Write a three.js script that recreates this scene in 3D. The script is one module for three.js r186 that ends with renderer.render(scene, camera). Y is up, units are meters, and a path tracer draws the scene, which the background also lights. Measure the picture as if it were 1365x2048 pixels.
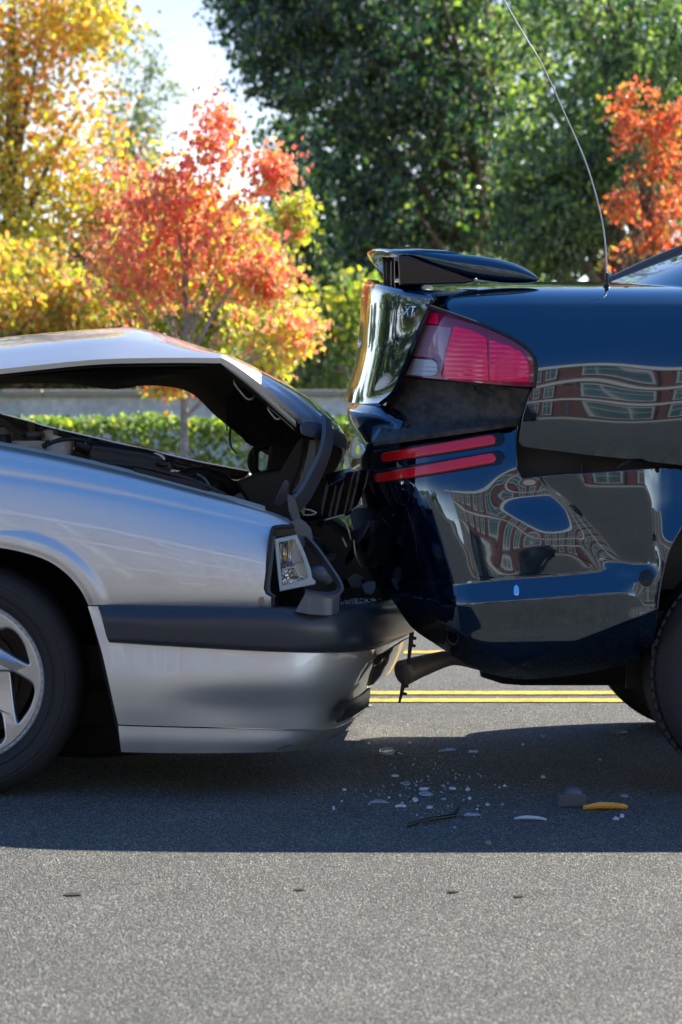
import * as THREE from 'three';
import { mergeGeometries, mergeVertices } from 'three/addons/utils/BufferGeometryUtils.js';
import { RoundedBoxGeometry } from 'three/addons/geometries/RoundedBoxGeometry.js';

// ---------------------------------------------------------------- camera
const W = 1365, H = 2048, F = 4735, EYE = 0.993, PITCH = -Math.atan((1024 - 830) / F);
const scene = new THREE.Scene();
const camera = new THREE.PerspectiveCamera(2 * Math.atan(H / 2 / F) * 180 / Math.PI, W / H, 0.1, 600);
camera.position.set(0, EYE, 0);
camera.rotation.x = PITCH;
camera.focus = 6.12;
camera.userData.fStop = 5.8;
scene.add(camera);

const renderer = new THREE.WebGLRenderer({ antialias: true });
renderer.toneMapping = THREE.LinearToneMapping;
renderer.toneMappingExposure = 2.3;
renderer.shadowMap.enabled = true;

// ---------------------------------------------------------------- sky and sun
const SUN = new THREE.Vector3(0.92, 1.0, -0.62).normalize();
{
  const w = 512, h = 256, data = new Float32Array(w * h * 4), dir = new THREE.Vector3();
  for (let j = 0; j < h; j++) for (let i = 0; i < w; i++) {
    const el = ((j + 0.5) / h - 0.5) * Math.PI, az = ((i + 0.5) / w - 0.5) * 2 * Math.PI;
    dir.set(Math.cos(el) * Math.cos(az), Math.sin(el), Math.cos(el) * Math.sin(az));
    const e = Math.max(0, Math.sin(el)), k = Math.pow(1 - e, 7.0), c = dir.dot(SUN);
    const g = 0.25 * Math.pow(Math.max(0, c), 14) + 0.01 * (c * 0.5 + 0.5);
    const o = (j * w + i) * 4;
    data[o] = 0.017 + 1.3 * k + g;
    data[o + 1] = 0.098 + 1.36 * k + g;
    data[o + 2] = 0.300 + 1.2 * k + g;
    data[o + 3] = 1;
  }
  const sky = new THREE.DataTexture(data, w, h, THREE.RGBAFormat, THREE.FloatType);
  sky.mapping = THREE.EquirectangularReflectionMapping;
  sky.magFilter = sky.minFilter = THREE.LinearFilter;
  sky.needsUpdate = true;
  scene.background = sky;
  scene.environment = sky;
}
const sun = new THREE.DirectionalLight(new THREE.Color().setRGB(1, 0.93, 0.80), 5);
sun.position.copy(SUN).multiplyScalar(60).add(new THREE.Vector3(0, 0, -7));
sun.target.position.set(0, 0, -7);
sun.castShadow = true;
sun.shadow.camera.left = sun.shadow.camera.bottom = -30;
sun.shadow.camera.right = sun.shadow.camera.top = 30;
sun.shadow.camera.far = 140;
sun.shadow.mapSize.set(4096, 4096);
scene.add(sun, sun.target);

// ---------------------------------------------------------------- helpers
function rng(seed) { let a = seed >>> 0; return () => { a = (a + 0x6d2b79f5) | 0; let t = Math.imul(a ^ (a >>> 15), 1 | a); t = (t + Math.imul(t ^ (t >>> 7), 61 | t)) ^ t; return ((t ^ (t >>> 14)) >>> 0) / 4294967296; }; }
const V = (x, y, z) => new THREE.Vector3(x, y, z);
const sm = (a, b, x) => { const t = Math.min(1, Math.max(0, (x - a) / (b - a))); return t * t * (3 - 2 * t); };
const lerp = (a, b, t) => a + (b - a) * t;
const gauss = (x, s) => Math.exp(-(x * x) / (s * s));
const CP = Math.cos(PITCH), SP = Math.sin(PITCH);
// a measured point: sight line (px, py) taken at its own distance d
function P(px, py, d) {
  const x = (px - W / 2) / F, y = -(py - H / 2) / F;
  const wy = y * CP + SP, wz = y * SP - CP, s = d / -wz;
  return V(x * s, EYE + wy * s, -d);
}
// natural-ish monotone cubic through [x, y] pairs
function spline(pts) {
  const n = pts.length, X = pts.map((p) => p[0]), Y = pts.map((p) => p[1]), m = [];
  const s = []; for (let i = 0; i < n - 1; i++) s.push((Y[i + 1] - Y[i]) / (X[i + 1] - X[i]));
  for (let i = 0; i < n; i++) m.push(i === 0 ? s[0] : i === n - 1 ? s[n - 2] : (s[i - 1] * (X[i + 1] - X[i]) + s[i] * (X[i] - X[i - 1])) / (X[i + 1] - X[i - 1]));
  return (x) => {
    if (x <= X[0]) return Y[0] + m[0] * (x - X[0]);
    if (x >= X[n - 1]) return Y[n - 1] + m[n - 1] * (x - X[n - 1]);
    let i = 0; while (x > X[i + 1]) i++;
    const h = X[i + 1] - X[i], t = (x - X[i]) / h, t2 = t * t, t3 = t2 * t;
    return (2 * t3 - 3 * t2 + 1) * Y[i] + (t3 - 2 * t2 + t) * h * m[i] + (-2 * t3 + 3 * t2) * Y[i + 1] + (t3 - t2) * h * m[i + 1];
  };
}
// smooth open polyline through 2-D points
function curve(pts, n = 24) {
  const c = new THREE.CatmullRomCurve3(pts.map((p) => V(p[0], p[1], 0)), false, 'centripetal');
  return c.getPoints(n).map((p) => [p.x, p.y]);
}
function geo(pos, nor, idx, uv) {
  const g = new THREE.BufferGeometry();
  g.setAttribute('position', new THREE.Float32BufferAttribute(pos, 3));
  g.setAttribute('normal', new THREE.Float32BufferAttribute(nor, 3));
  g.setAttribute('uv', new THREE.Float32BufferAttribute(uv || pos.reduce((a, x, i) => { if (i % 3 === 0) a.push(x, pos[i + 1]); return a; }, []), 2));
  g.setIndex(idx);
  return g;
}
// a pressed panel: the outline (u, v) of a surface fn(u, v), with thickness and a rounded edge
function panel(outline, fn, { cell = 10, t = 0.01, edge = 0.0025 } = {}) {
  let area = 0;
  outline.forEach((p, i) => { const q = outline[(i + 1) % outline.length]; area += p[0] * q[1] - q[0] * p[1]; });
  if (area < 0) outline = outline.slice().reverse();
  const us = outline.map((p) => p[0]), vs = outline.map((p) => p[1]);
  const u0 = Math.min(...us), u1 = Math.max(...us), v0 = Math.min(...vs), v1 = Math.max(...vs);
  const nu = Math.ceil((u1 - u0) / cell), nv = Math.ceil((v1 - v0) / cell), pos = [], nor = [], idx = [], seen = new Map();
  const e = 0.5, nrm = (u, v) => V(0, 0, 0).crossVectors(fn(u, v + e).sub(fn(u, v - e)), fn(u + e, v).sub(fn(u - e, v))).normalize();
  const vert = (u, v) => {
    const k = Math.round(u * 50) + ',' + Math.round(v * 50);
    if (!seen.has(k)) { seen.set(k, pos.length / 3); const p = fn(u, v), n = nrm(u, v); pos.push(p.x, p.y, p.z); nor.push(n.x, n.y, n.z); }
    return seen.get(k);
  };
  const inside = (x, y) => { let c = false; for (let i = 0, j = outline.length - 1; i < outline.length; j = i++) { const [a, b] = outline[i], [p, q] = outline[j]; if ((b > y) !== (q > y) && x < ((p - a) * (y - b)) / (q - b) + a) c = !c; } return c; };
  const clip = (poly, ax, lim, keepLess) => {
    const out = []; const d = (p) => (keepLess ? lim - p[ax] : p[ax] - lim);
    for (let i = 0; i < poly.length; i++) {
      const a = poly[i], b = poly[(i + 1) % poly.length], da = d(a), db = d(b);
      if (da >= 0) out.push(a);
      if ((da > 0 && db < 0) || (da < 0 && db > 0)) { const t = da / (da - db); out.push([a[0] + (b[0] - a[0]) * t, a[1] + (b[1] - a[1]) * t]); }
    }
    return out;
  };
  const hits = (a, b, x0, y0, x1, y1) => {
    if (Math.max(a[0], b[0]) < x0 || Math.min(a[0], b[0]) > x1 || Math.max(a[1], b[1]) < y0 || Math.min(a[1], b[1]) > y1) return false;
    return true;
  };
  for (let i = 0; i < nu; i++) {
    const x0 = u0 + i * cell, x1 = x0 + cell;
    const strip = clip(clip(outline, 0, x0, false), 0, x1, true);
    if (strip.length < 3) continue;
    for (let j = 0; j < nv; j++) {
      const y0 = v0 + j * cell, y1 = y0 + cell;
      let cut = false;
      for (let k = 0; k < outline.length && !cut; k++) cut = hits(outline[k], outline[(k + 1) % outline.length], x0, y0, x1, y1);
      if (!cut) {
        if (!inside(x0 + cell / 2, y0 + cell / 2)) continue;
        const a = vert(x0, y0), b = vert(x1, y0), c = vert(x1, y1), dd = vert(x0, y1);
        idx.push(a, dd, b, b, dd, c);
      } else {
        let poly = clip(clip(strip, 1, y0, false), 1, y1, true);
        poly = poly.filter((p, k) => { const q = poly[(k + 1) % poly.length]; return Math.abs(p[0] - q[0]) + Math.abs(p[1] - q[1]) > 0.03; });
        if (poly.length < 3) continue;
        const tris = THREE.ShapeUtils.triangulateShape(poly.map((p) => new THREE.Vector2(p[0], p[1])), []);
        for (const [a, b, c] of tris) {
          const A = poly[a], B = poly[b], C = poly[c], s = (B[0] - A[0]) * (C[1] - A[1]) - (C[0] - A[0]) * (B[1] - A[1]);
          if (Math.abs(s) < 1e-6) continue;
          if (s > 0) idx.push(vert(...A), vert(...C), vert(...B)); else idx.push(vert(...A), vert(...B), vert(...C));
        }
      }
    }
  }
  const nf = pos.length / 3, ni = idx.length;
  for (let i = 0; i < nf; i++) { pos.push(pos[i * 3] - nor[i * 3] * t, pos[i * 3 + 1] - nor[i * 3 + 1] * t, pos[i * 3 + 2] - nor[i * 3 + 2] * t); nor.push(-nor[i * 3], -nor[i * 3 + 1], -nor[i * 3 + 2]); }
  for (let i = 0; i < ni; i += 3) idx.push(idx[i] + nf, idx[i + 2] + nf, idx[i + 1] + nf);
  // rim
  const ring = [];
  outline.forEach((p, i) => { const q = outline[(i + 1) % outline.length], l = Math.hypot(q[0] - p[0], q[1] - p[1]), k = Math.max(1, Math.ceil(l / cell)); for (let s = 0; s < k; s++) ring.push([lerp(p[0], q[0], s / k), lerp(p[1], q[1], s / k)]); });
  const base = pos.length / 3, m = ring.length;
  const pts = ring.map((p) => fn(p[0], p[1])), ns = ring.map((p) => nrm(p[0], p[1]));
  for (let i = 0; i < m; i++) {
    const tan = pts[(i + 1) % m].clone().sub(pts[(i + m - 1) % m]).normalize(), n = ns[i], o = V(0, 0, 0).crossVectors(n, tan).normalize();
    const p0 = pts[i], p1 = p0.clone().addScaledVector(o, edge).addScaledVector(n, -edge), p2 = p0.clone().addScaledVector(o, edge).addScaledVector(n, -t), n1 = n.clone().multiplyScalar(0.5).add(o).normalize();
    for (const [p, q] of [[p0, n], [p1, n1], [p2, o]]) { pos.push(p.x, p.y, p.z); nor.push(q.x, q.y, q.z); }
  }
  for (let i = 0; i < m; i++) for (let k = 0; k < 2; k++) {
    const a = base + i * 3 + k, b = base + ((i + 1) % m) * 3 + k;
    idx.push(a, a + 1, b, b, a + 1, b + 1);
  }
  const g = geo(pos, nor, idx);
  return fixWinding(g);
}
function fixWinding(g) {
  const p = g.attributes.position, n = g.attributes.normal, ix = g.index.array, a = V(), b = V(), c = V(), m = V();
  for (let i = 0; i < ix.length; i += 3) {
    a.fromBufferAttribute(p, ix[i]); b.fromBufferAttribute(p, ix[i + 1]); c.fromBufferAttribute(p, ix[i + 2]);
    b.sub(a); c.sub(a); b.cross(c);
    m.set(0, 0, 0); for (let k = 0; k < 3; k++) m.add(V().fromBufferAttribute(n, ix[i + k]));
    if (b.dot(m) < 0) { const t = ix[i + 1]; ix[i + 1] = ix[i + 2]; ix[i + 2] = t; }
  }
  return g;
}
// a closed sheet from a grid of points
function sheet(grid, t, face) {
  const R = grid.length, C = grid[0].length, nr = [], pos = [], nor = [], idx = [];
  let flip = 0;
  for (let i = 0; i < R; i++) { nr.push([]); for (let j = 0; j < C; j++) {
    const a = grid[Math.min(R - 1, i + 1)][j].clone().sub(grid[Math.max(0, i - 1)][j]), b = grid[i][Math.min(C - 1, j + 1)].clone().sub(grid[i][Math.max(0, j - 1)]);
    const n = a.cross(b).normalize(); nr[i].push(n); flip += n.dot(face);
  } }
  if (flip < 0) nr.forEach((r) => r.forEach((n) => n.negate()));
  const put = (p, n) => { pos.push(p.x, p.y, p.z); nor.push(n.x, n.y, n.z); return pos.length / 3 - 1; };
  const f = grid.map((r, i) => r.map((p, j) => put(p, nr[i][j])));
  const bk = grid.map((r, i) => r.map((p, j) => put(p.clone().addScaledVector(nr[i][j], -t), nr[i][j].clone().negate())));
  for (let i = 0; i < R - 1; i++) for (let j = 0; j < C - 1; j++) for (const q of [f, bk]) idx.push(q[i][j], q[i + 1][j], q[i][j + 1], q[i][j + 1], q[i + 1][j], q[i + 1][j + 1]);
  const rim = []; for (let j = 0; j < C; j++) rim.push([0, j]); for (let i = 1; i < R; i++) rim.push([i, C - 1]); for (let j = C - 2; j >= 0; j--) rim.push([R - 1, j]); for (let i = R - 2; i > 0; i--) rim.push([i, 0]);
  const mid = V(); rim.forEach(([i, j]) => mid.addScaledVector(grid[i][j], 1 / rim.length));
  const m = rim.length;
  for (let k = 0; k < m; k++) {
    const [i, j] = rim[k], [i2, j2] = rim[(k + 1) % m], p = grid[i][j], q = grid[i2][j2], n = nr[i][j];
    const o = V().crossVectors(q.clone().sub(p), n).normalize(); if (o.dot(p.clone().sub(mid)) < 0) o.negate();
    const a = put(p, o), b = put(q, o), c = put(p.clone().addScaledVector(n, -t), o), dd = put(q.clone().addScaledVector(nr[i2][j2], -t), o);
    idx.push(a, c, b, b, c, dd);
  }
  return fixWinding(geo(pos, nor, idx));
}
function crv(a, b, c, d, t) { const t2 = t * t, t3 = t2 * t; return V().addScaledVector(a, -0.5 * t3 + t2 - 0.5 * t).addScaledVector(b, 1.5 * t3 - 2.5 * t2 + 1).addScaledVector(c, -1.5 * t3 + 2 * t2 + 0.5 * t).addScaledVector(d, 0.5 * t3 - 0.5 * t2); }
function along(pts, n) {
  const out = [], m = pts.length;
  const g = (i) => (i < 0 ? pts[0].clone().multiplyScalar(2).sub(pts[1]) : i >= m ? pts[m - 1].clone().multiplyScalar(2).sub(pts[m - 2]) : pts[i]);
  for (let i = 0; i < m - 1; i++) for (let k = 0; k < n; k++) out.push(crv(g(i - 1), g(i), g(i + 1), g(i + 2), k / n));
  out.push(pts[m - 1].clone());
  return out;
}
// control rows of measured points -> smooth surface points
function smooth(rows, n = 6, m = 6) {
  const a = rows.map((r) => along(r.map((p) => (p.isVector3 ? p : P(p[0], p[1], p[2]))), n)), out = a[0].map(() => []);
  a[0].forEach((_, j) => along(a.map((r) => r[j]), m).forEach((p) => out[j].push(p)));
  return out[0].map((_, i) => out.map((c) => c[i]));
}
const patch = (rows, t, face, n = 6, m = 6) => sheet(smooth(rows, n, m), t, face);
// rings of points -> closed solid
function loft(rings) {
  const n = rings[0].length, pos = [], idx = [];
  rings.forEach((r) => r.forEach((p) => pos.push(p.x, p.y, p.z)));
  for (let i = 0; i < rings.length - 1; i++) for (let j = 0; j < n; j++) { const a = i * n + j, b = i * n + ((j + 1) % n); idx.push(a, a + n, b, b, a + n, b + n); }
  for (const i of [0, rings.length - 1]) { const c = V(); rings[i].forEach((p) => c.addScaledVector(p, 1 / n)); const k = pos.length / 3; pos.push(c.x, c.y, c.z); for (let j = 0; j < n; j++) { const a = i * n + j, b = i * n + ((j + 1) % n); if (i) idx.push(k, b, a); else idx.push(k, a, b); } }
  let vol = 0; const q = (i) => V(pos[i * 3], pos[i * 3 + 1], pos[i * 3 + 2]);
  for (let i = 0; i < idx.length; i += 3) vol += q(idx[i]).dot(q(idx[i + 1]).cross(q(idx[i + 2])));
  if (vol < 0) for (let i = 0; i < idx.length; i += 3) { const t = idx[i + 1]; idx[i + 1] = idx[i + 2]; idx[i + 2] = t; }
  const g = new THREE.BufferGeometry();
  g.setAttribute('position', new THREE.Float32BufferAttribute(pos, 3));
  g.setAttribute('uv', new THREE.Float32BufferAttribute(pos.reduce((a, x, i) => { if (i % 3 === 0) a.push(x, pos[i + 1]); return a; }, []), 2));
  g.setIndex(idx); g.computeVertexNormals();
  return g;
}
// a bent rod through points, radius r or list of radii
function rod(pts, r, seg = 8, per = 5) {
  const c = along(pts, per), m = pts.length - 1, rings = [];
  let side = V(0, 0, 1);
  c.forEach((p, i) => {
    const tan = c[Math.min(c.length - 1, i + 1)].clone().sub(c[Math.max(0, i - 1)]).normalize();
    side = side.clone().addScaledVector(tan, -side.dot(tan)); if (side.lengthSq() < 1e-6) side = V(1, 0, 0).addScaledVector(tan, -tan.x); side.normalize();
    const up = V().crossVectors(tan, side), f = (i / (c.length - 1)) * m, k = Math.min(m - 1, Math.floor(f)), rr = Array.isArray(r) ? lerp(r[k], r[k + 1], f - k) : r, ring = [];
    for (let s = 0; s < seg; s++) { const a = (s / seg) * 2 * Math.PI; ring.push(p.clone().addScaledVector(side, Math.cos(a) * rr).addScaledVector(up, Math.sin(a) * rr)); }
    rings.push(ring);
  });
  return loft(rings);
}
const prod = (pts, r, seg, per) => rod(pts.map((p) => P(p[0], p[1], p[2])), r, seg, per);
// a plate cut to a measured outline standing at distance d, thickness th going away from the eye
function plate(outline, d, th = 0.01, bevel = 0.002, holes = []) {
  const s = new THREE.Shape(outline.map((p) => { const q = P(p[0], p[1], d); return new THREE.Vector2(q.x, q.y); }));
  holes.forEach((h) => s.holes.push(new THREE.Path(h.map((p) => { const q = P(p[0], p[1], d); return new THREE.Vector2(q.x, q.y); }))));
  const g = new THREE.ExtrudeGeometry(s, { depth: th - 2 * bevel, bevelEnabled: bevel > 0, bevelThickness: bevel, bevelSize: bevel, bevelOffset: -bevel, bevelSegments: 2, curveSegments: 6 });
  g.translate(0, 0, -d - th + bevel);
  return g;
}
const box = (x, y, z, w, h, d, r = 0) => (r ? new RoundedBoxGeometry(w, h, d, 2, r) : new THREE.BoxGeometry(w, h, d)).translate(x, y, z);
const join = (list) => mergeGeometries(list.map((g) => { const q = g.index ? g.toNonIndexed() : g; for (const k of Object.keys(q.attributes)) if (!['position', 'normal', 'uv'].includes(k)) q.deleteAttribute(k); return q; }));
const taken = {};
function numbered(name) { const n = taken[name] = (taken[name] ?? -1) + 1; return n ? `${name}_${String(n).padStart(3, '0')}` : name; }
function tag(o, label, category, group, kind) { if (label) o.userData.label = label; if (category) o.userData.category = category; if (group) o.userData.group = group; if (kind) o.userData.kind = kind; return o; }
function thing(name, label, category, at = V(0, 0, 0), group) { const o = new THREE.Group(); o.name = numbered(name); o.position.copy(at); scene.add(o); return tag(o, label, category, group); }
function worldOf(o) { const p = V(); for (let q = o; q && q !== scene; q = q.parent) p.add(q.position); return p; }
function part(parent, name, g, m, label) {  // g is given in world coordinates
  const o = new THREE.Mesh(g, m); o.name = name; o.castShadow = o.receiveShadow = true;
  const w = worldOf(parent); g.translate(-w.x, -w.y, -w.z);
  parent.add(o); if (label) o.userData.label = label;
  return o;
}
function solo(name, g, m, at, label, category, group) {
  const o = new THREE.Mesh(g, m); o.name = numbered(name); o.castShadow = o.receiveShadow = true; g.translate(-at.x, -at.y, -at.z); o.position.copy(at); scene.add(o);
  return tag(o, label, category, group);
}
function structure(name, g, m) { const o = new THREE.Mesh(g, m); o.name = numbered(name); o.castShadow = o.receiveShadow = true; scene.add(o); o.userData.kind = 'structure'; return o; }
const rgb = (r, g, b) => new THREE.Color().setRGB(r, g, b);
const mat = (c, roughness = 0.6, extra = {}) => new THREE.MeshPhysicalMaterial({ color: rgb(...c), roughness, ...extra });

// value noise textures
function noiseTex(size, seed, fn, srgb = false) {
  const data = new Uint8Array(size * size * 4), r = rng(seed);
  fn(data, size, r);
  const t = new THREE.DataTexture(data, size, size, THREE.RGBAFormat, THREE.UnsignedByteType);
  t.wrapS = t.wrapT = THREE.RepeatWrapping; t.magFilter = THREE.LinearFilter; t.minFilter = THREE.LinearMipmapLinearFilter; t.generateMipmaps = true;
  if (srgb) t.colorSpace = THREE.SRGBColorSpace;
  t.needsUpdate = true;
  return t;
}
function lattice(n, seed) { const r = rng(seed), a = new Float32Array(n * n); for (let i = 0; i < n * n; i++) a[i] = r(); return (u, v) => { u = ((u % 1) + 1) % 1 * n; v = ((v % 1) + 1) % 1 * n; const i = Math.floor(u), j = Math.floor(v), f = u - i, g = v - j, s = f * f * (3 - 2 * f), t = g * g * (3 - 2 * g), i1 = (i + 1) % n, j1 = (j + 1) % n; return lerp(lerp(a[(j % n) * n + (i % n)], a[(j % n) * n + i1], s), lerp(a[j1 * n + (i % n)], a[j1 * n + i1], s), t); }; }

// ---------------------------------------------------------------- materials
const M = {
  silver: mat([0.70, 0.70, 0.68], 0.46, { metalness: 0.85, clearcoat: 1, clearcoatRoughness: 0.02 }),
  blue: mat([0.0004, 0.0033, 0.0125], 0.06, { metalness: 0, clearcoat: 1, clearcoatRoughness: 0.02, ior: 1.9, specularColor: rgb(0.6, 0.82, 1) }),
  strip: mat([0.036, 0.042, 0.052], 0.27),
  black: mat([0.012, 0.012, 0.013], 0.55),
  matte: mat([0.011, 0.011, 0.011], 1, { specularIntensity: 0.12 }),
  blackGloss: mat([0.01, 0.01, 0.011], 0.25),
  dark: mat([0.022, 0.02, 0.018], 0.8),
  soot: mat([0.035, 0.031, 0.027], 0.75),
  tyre: mat([0.022, 0.022, 0.023], 0.72),
  beige: mat([0.66, 0.62, 0.53], 0.5),
  grey: mat([0.10, 0.105, 0.115], 0.5),
  greyPaint: mat([0.09, 0.095, 0.105], 0.4, { clearcoat: 0.3 }),
  steel: mat([0.45, 0.43, 0.40], 0.35, { metalness: 0.9 }),
  rust: mat([0.10, 0.075, 0.05], 0.8, { metalness: 0.3 }),
  alloy: mat([0.55, 0.56, 0.58], 0.3, { metalness: 0.85, clearcoat: 0.6, clearcoatRoughness: 0.1 }),
  chrome: mat([0.85, 0.86, 0.88], 0.06, { metalness: 1 }),
  lens: mat([1, 1, 1], 0.02, { transmission: 1, thickness: 0, ior: 1.5 }),
  redLens: mat([0.98, 0.004, 0.10], 0.2, { clearcoat: 1, clearcoatRoughness: 0.01, specularIntensity: 0.3 }),
  plumLens: mat([0.2, 0.012, 0.05], 0.1, { clearcoat: 1, clearcoatRoughness: 0.02 }),
  redStrip: mat([0.8, 0.006, 0.012], 0.15, { clearcoat: 1, clearcoatRoughness: 0.03 }),
  whiteLens: mat([0.42, 0.45, 0.5], 0.12, { clearcoat: 1, clearcoatRoughness: 0.02 }),
  amber: mat([0.85, 0.36, 0.01], 0.2, { clearcoat: 1 }),
  white: mat([0.62, 0.59, 0.54], 0.4),
  glass: mat([0.02, 0.03, 0.035], 0.03, { clearcoat: 1, ior: 1.6 }),
};

// ================================================================ ground
const ROAD_TILE = 1.5;
const asphaltHeight = [];
{
  const size = 2048, r = rng(11), col = new Float32Array(size * size), hgt = new Float32Array(size * size), tint = new Float32Array(size * size);
  for (let i = 0; i < size * size; i++) { col[i] = 0.035 + 0.03 * r(); hgt[i] = 0.12 * r(); }
  const stamp = (n, r0, r1) => {
    for (let k = 0; k < n; k++) {
      const cx = r() * size, cy = r() * size, a = lerp(r0, r1, r() * r()), b = a * lerp(0.55, 1, r()), th = r() * 3.14, c = Math.cos(th), s = Math.sin(th);
      const tone = 0.05 + 0.42 * Math.pow(r(), 1.65), top = 0.45 + 0.55 * r(), wa = r(), R = Math.ceil(a);
      for (let y = -R; y <= R; y++) for (let x = -R; x <= R; x++) {
        const p = (x * c + y * s) / a, q = (-x * s + y * c) / b, d = p * p + q * q;
        if (d > 1) continue;
        const o = ((Math.floor(cy) + y + size) % size) * size + ((Math.floor(cx) + x + size) % size), h = top * (1 - d * d * 0.8);
        if (h > hgt[o]) { hgt[o] = h; col[o] = tone * (0.9 + 0.2 * r()); tint[o] = wa; }
      }
    }
  };
  stamp(110000, 2.0, 4.8); stamp(160000, 1.2, 2.4);
  const big = lattice(9, 5), mid = lattice(31, 6);
  const enc = (x) => Math.round(255 * Math.pow(Math.min(1, Math.max(0, x)), 1 / 2.2));
  M.asphaltMap = noiseTex(size, 1, (d) => { for (let j = 0; j < size; j++) for (let i = 0; i < size; i++) { const o = j * size + i, u = i / size, v = j / size, k = 0.86 + 0.18 * big(u, v) + 0.12 * mid(u, v), w = tint[o]; const c = col[o] * k; d[o * 4] = enc(c * (0.98 + 0.10 * w)); d[o * 4 + 1] = enc(c * (0.97 + 0.06 * w)); d[o * 4 + 2] = enc(c * (0.92 - 0.10 * w)); d[o * 4 + 3] = 255; } }, true);
  M.asphaltBump = noiseTex(size, 1, (d) => { for (let o = 0; o < size * size; o++) { d[o * 4] = d[o * 4 + 1] = d[o * 4 + 2] = Math.round(hgt[o] * 255); d[o * 4 + 3] = 255; } });
  M.asphalt = new THREE.MeshPhysicalMaterial({ map: M.asphaltMap, bumpMap: M.asphaltBump, bumpScale: 0.0048, roughness: 0.75, color: rgb(1, 1, 1) });
}
function flat(x0, x1, z0, z1, y, nx = 1, nz = 1, tile = 1) {
  const g = new THREE.PlaneGeometry(x1 - x0, z1 - z0, nx, nz).rotateX(-Math.PI / 2).translate((x0 + x1) / 2, y, (z0 + z1) / 2);
  const p = g.attributes.position, u = g.attributes.uv; for (let i = 0; i < p.count; i++) u.setXY(i, p.getX(i) / tile, p.getZ(i) / tile);
  return g;
}
const speck = (c, seed, amp = 0.25, n = 256) => { const a = lattice(n / 2, seed), b = lattice(17, seed + 1), c3 = lattice(61, seed + 2), cc = c; return noiseTex(n, seed, (d, s) => { for (let j = 0; j < s; j++) for (let i = 0; i < s; i++) { const u = i / s, v = j / s, k = 1 + amp * (a(u, v) + b(u, v) + c3(u, v) - 1.5), o = (j * s + i) * 4; for (let q = 0; q < 3; q++) d[o + q] = Math.round(255 * Math.pow(Math.min(1, cc[q] * k), 1 / 2.2)); d[o + 3] = 255; } }, true); };
M.soil = new THREE.MeshStandardMaterial({ map: speck([0.12, 0.10, 0.06], 31, 0.5), roughness: 1 });
M.concrete = new THREE.MeshStandardMaterial({ map: speck([0.36, 0.35, 0.32], 41, 0.2), roughness: 0.9 });
M.yellow = new THREE.MeshStandardMaterial({ map: speck([0.62, 0.42, 0.05], 51, 0.5), bumpMap: M.asphaltBump, bumpScale: 0.001, roughness: 0.7 });
structure('ground', flat(-200, 200, -300, 120, -0.02, 1, 1, 3), M.soil);
structure('road', flat(-60, 60, -14.6, 5.2, 0, 1, 1, ROAD_TILE), M.asphalt);
for (const [z, w] of [[-8.19, 0.1], [-8.41, 0.1], [-9.86, 0.11]]) structure('road_marking', flat(-40, 40, z - w / 2, z + w / 2, 0.004, 1, 1, 1.2), M.yellow);
for (const [z0, z1] of [[-14.75, -14.6], [5.2, 5.35]]) structure('kerb', box(0, 0.05, (z0 + z1) / 2, 120, 0.2, z1 - z0, 0.02), M.concrete);
for (const [z0, z1] of [[-16.6, -14.75], [5.35, 8.4]]) { const g = box(0, 0.03, (z0 + z1) / 2, 120, 0.2, z1 - z0); const p = g.attributes.position, u = g.attributes.uv; for (let i = 0; i < p.count; i++) u.setXY(i, p.getX(i) / 2, p.getZ(i) / 2); structure('pavement', g, M.concrete); }

// ================================================================ plants
function leafGeometry(l, w) {
  const pos = [0, 0, 0, -w * 0.5, l * 0.4, 0.12 * w, 0, l * 0.45, -0.05 * w, w * 0.5, l * 0.4, 0.12 * w, -w * 0.22, l * 0.75, 0.03 * w, w * 0.22, l * 0.75, 0.03 * w, 0, l, 0.1 * w];
  const g = new THREE.BufferGeometry(); g.setAttribute('position', new THREE.Float32BufferAttribute(pos, 3)); g.setIndex([0, 2, 1, 0, 3, 2, 1, 2, 4, 2, 3, 5, 2, 6, 4, 2, 5, 6]); g.computeVertexNormals();
  return g;
}
const leafMat = (gloss = 0.18) => new THREE.MeshPhysicalMaterial({ color: 0xffffff, roughness: 1, transmission: 0.75, thickness: 0, clearcoat: 0.55, clearcoatRoughness: gloss, side: THREE.DoubleSide });
M.leaf = leafMat();
M.bark = new THREE.MeshStandardMaterial({ map: speck([0.16, 0.125, 0.09], 61, 0.6), roughness: 0.95 });
M.barkPale = new THREE.MeshStandardMaterial({ map: speck([0.30, 0.28, 0.25], 63, 0.4), roughness: 0.9 });
function foliage(parent, name, pts, geometry, palette, seed, size) {
  const r = rng(seed), im = new THREE.InstancedMesh(geometry, M.leaf, pts.length), m = new THREE.Matrix4(), q = new THREE.Quaternion(), e = new THREE.Euler(), w = worldOf(parent), c = new THREE.Color();
  pts.forEach((p, i) => {
    e.set((r() - 0.5) * 2.6, r() * 6.28, (r() - 0.5) * 2.6 + 2.4); q.setFromEuler(e);
    const s = size * (0.65 + 0.7 * r());
    m.compose(V(p.x - w.x, p.y - w.y, p.z - w.z), q, V(s, s, s)); im.setMatrixAt(i, m);
    const k = palette(p, r); c.setRGB(k[0], k[1], k[2]); im.setColorAt(i, c);
  });
  im.name = name; im.castShadow = im.receiveShadow = true; im.userData.kind = 'stuff'; parent.add(im);
  return im;
}
const pick = (list) => (p, r) => { const c = list[Math.floor(r() * list.length)], k = 0.7 + 0.6 * r(); return [c[0] * k, c[1] * k, c[2] * k]; };
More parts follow.
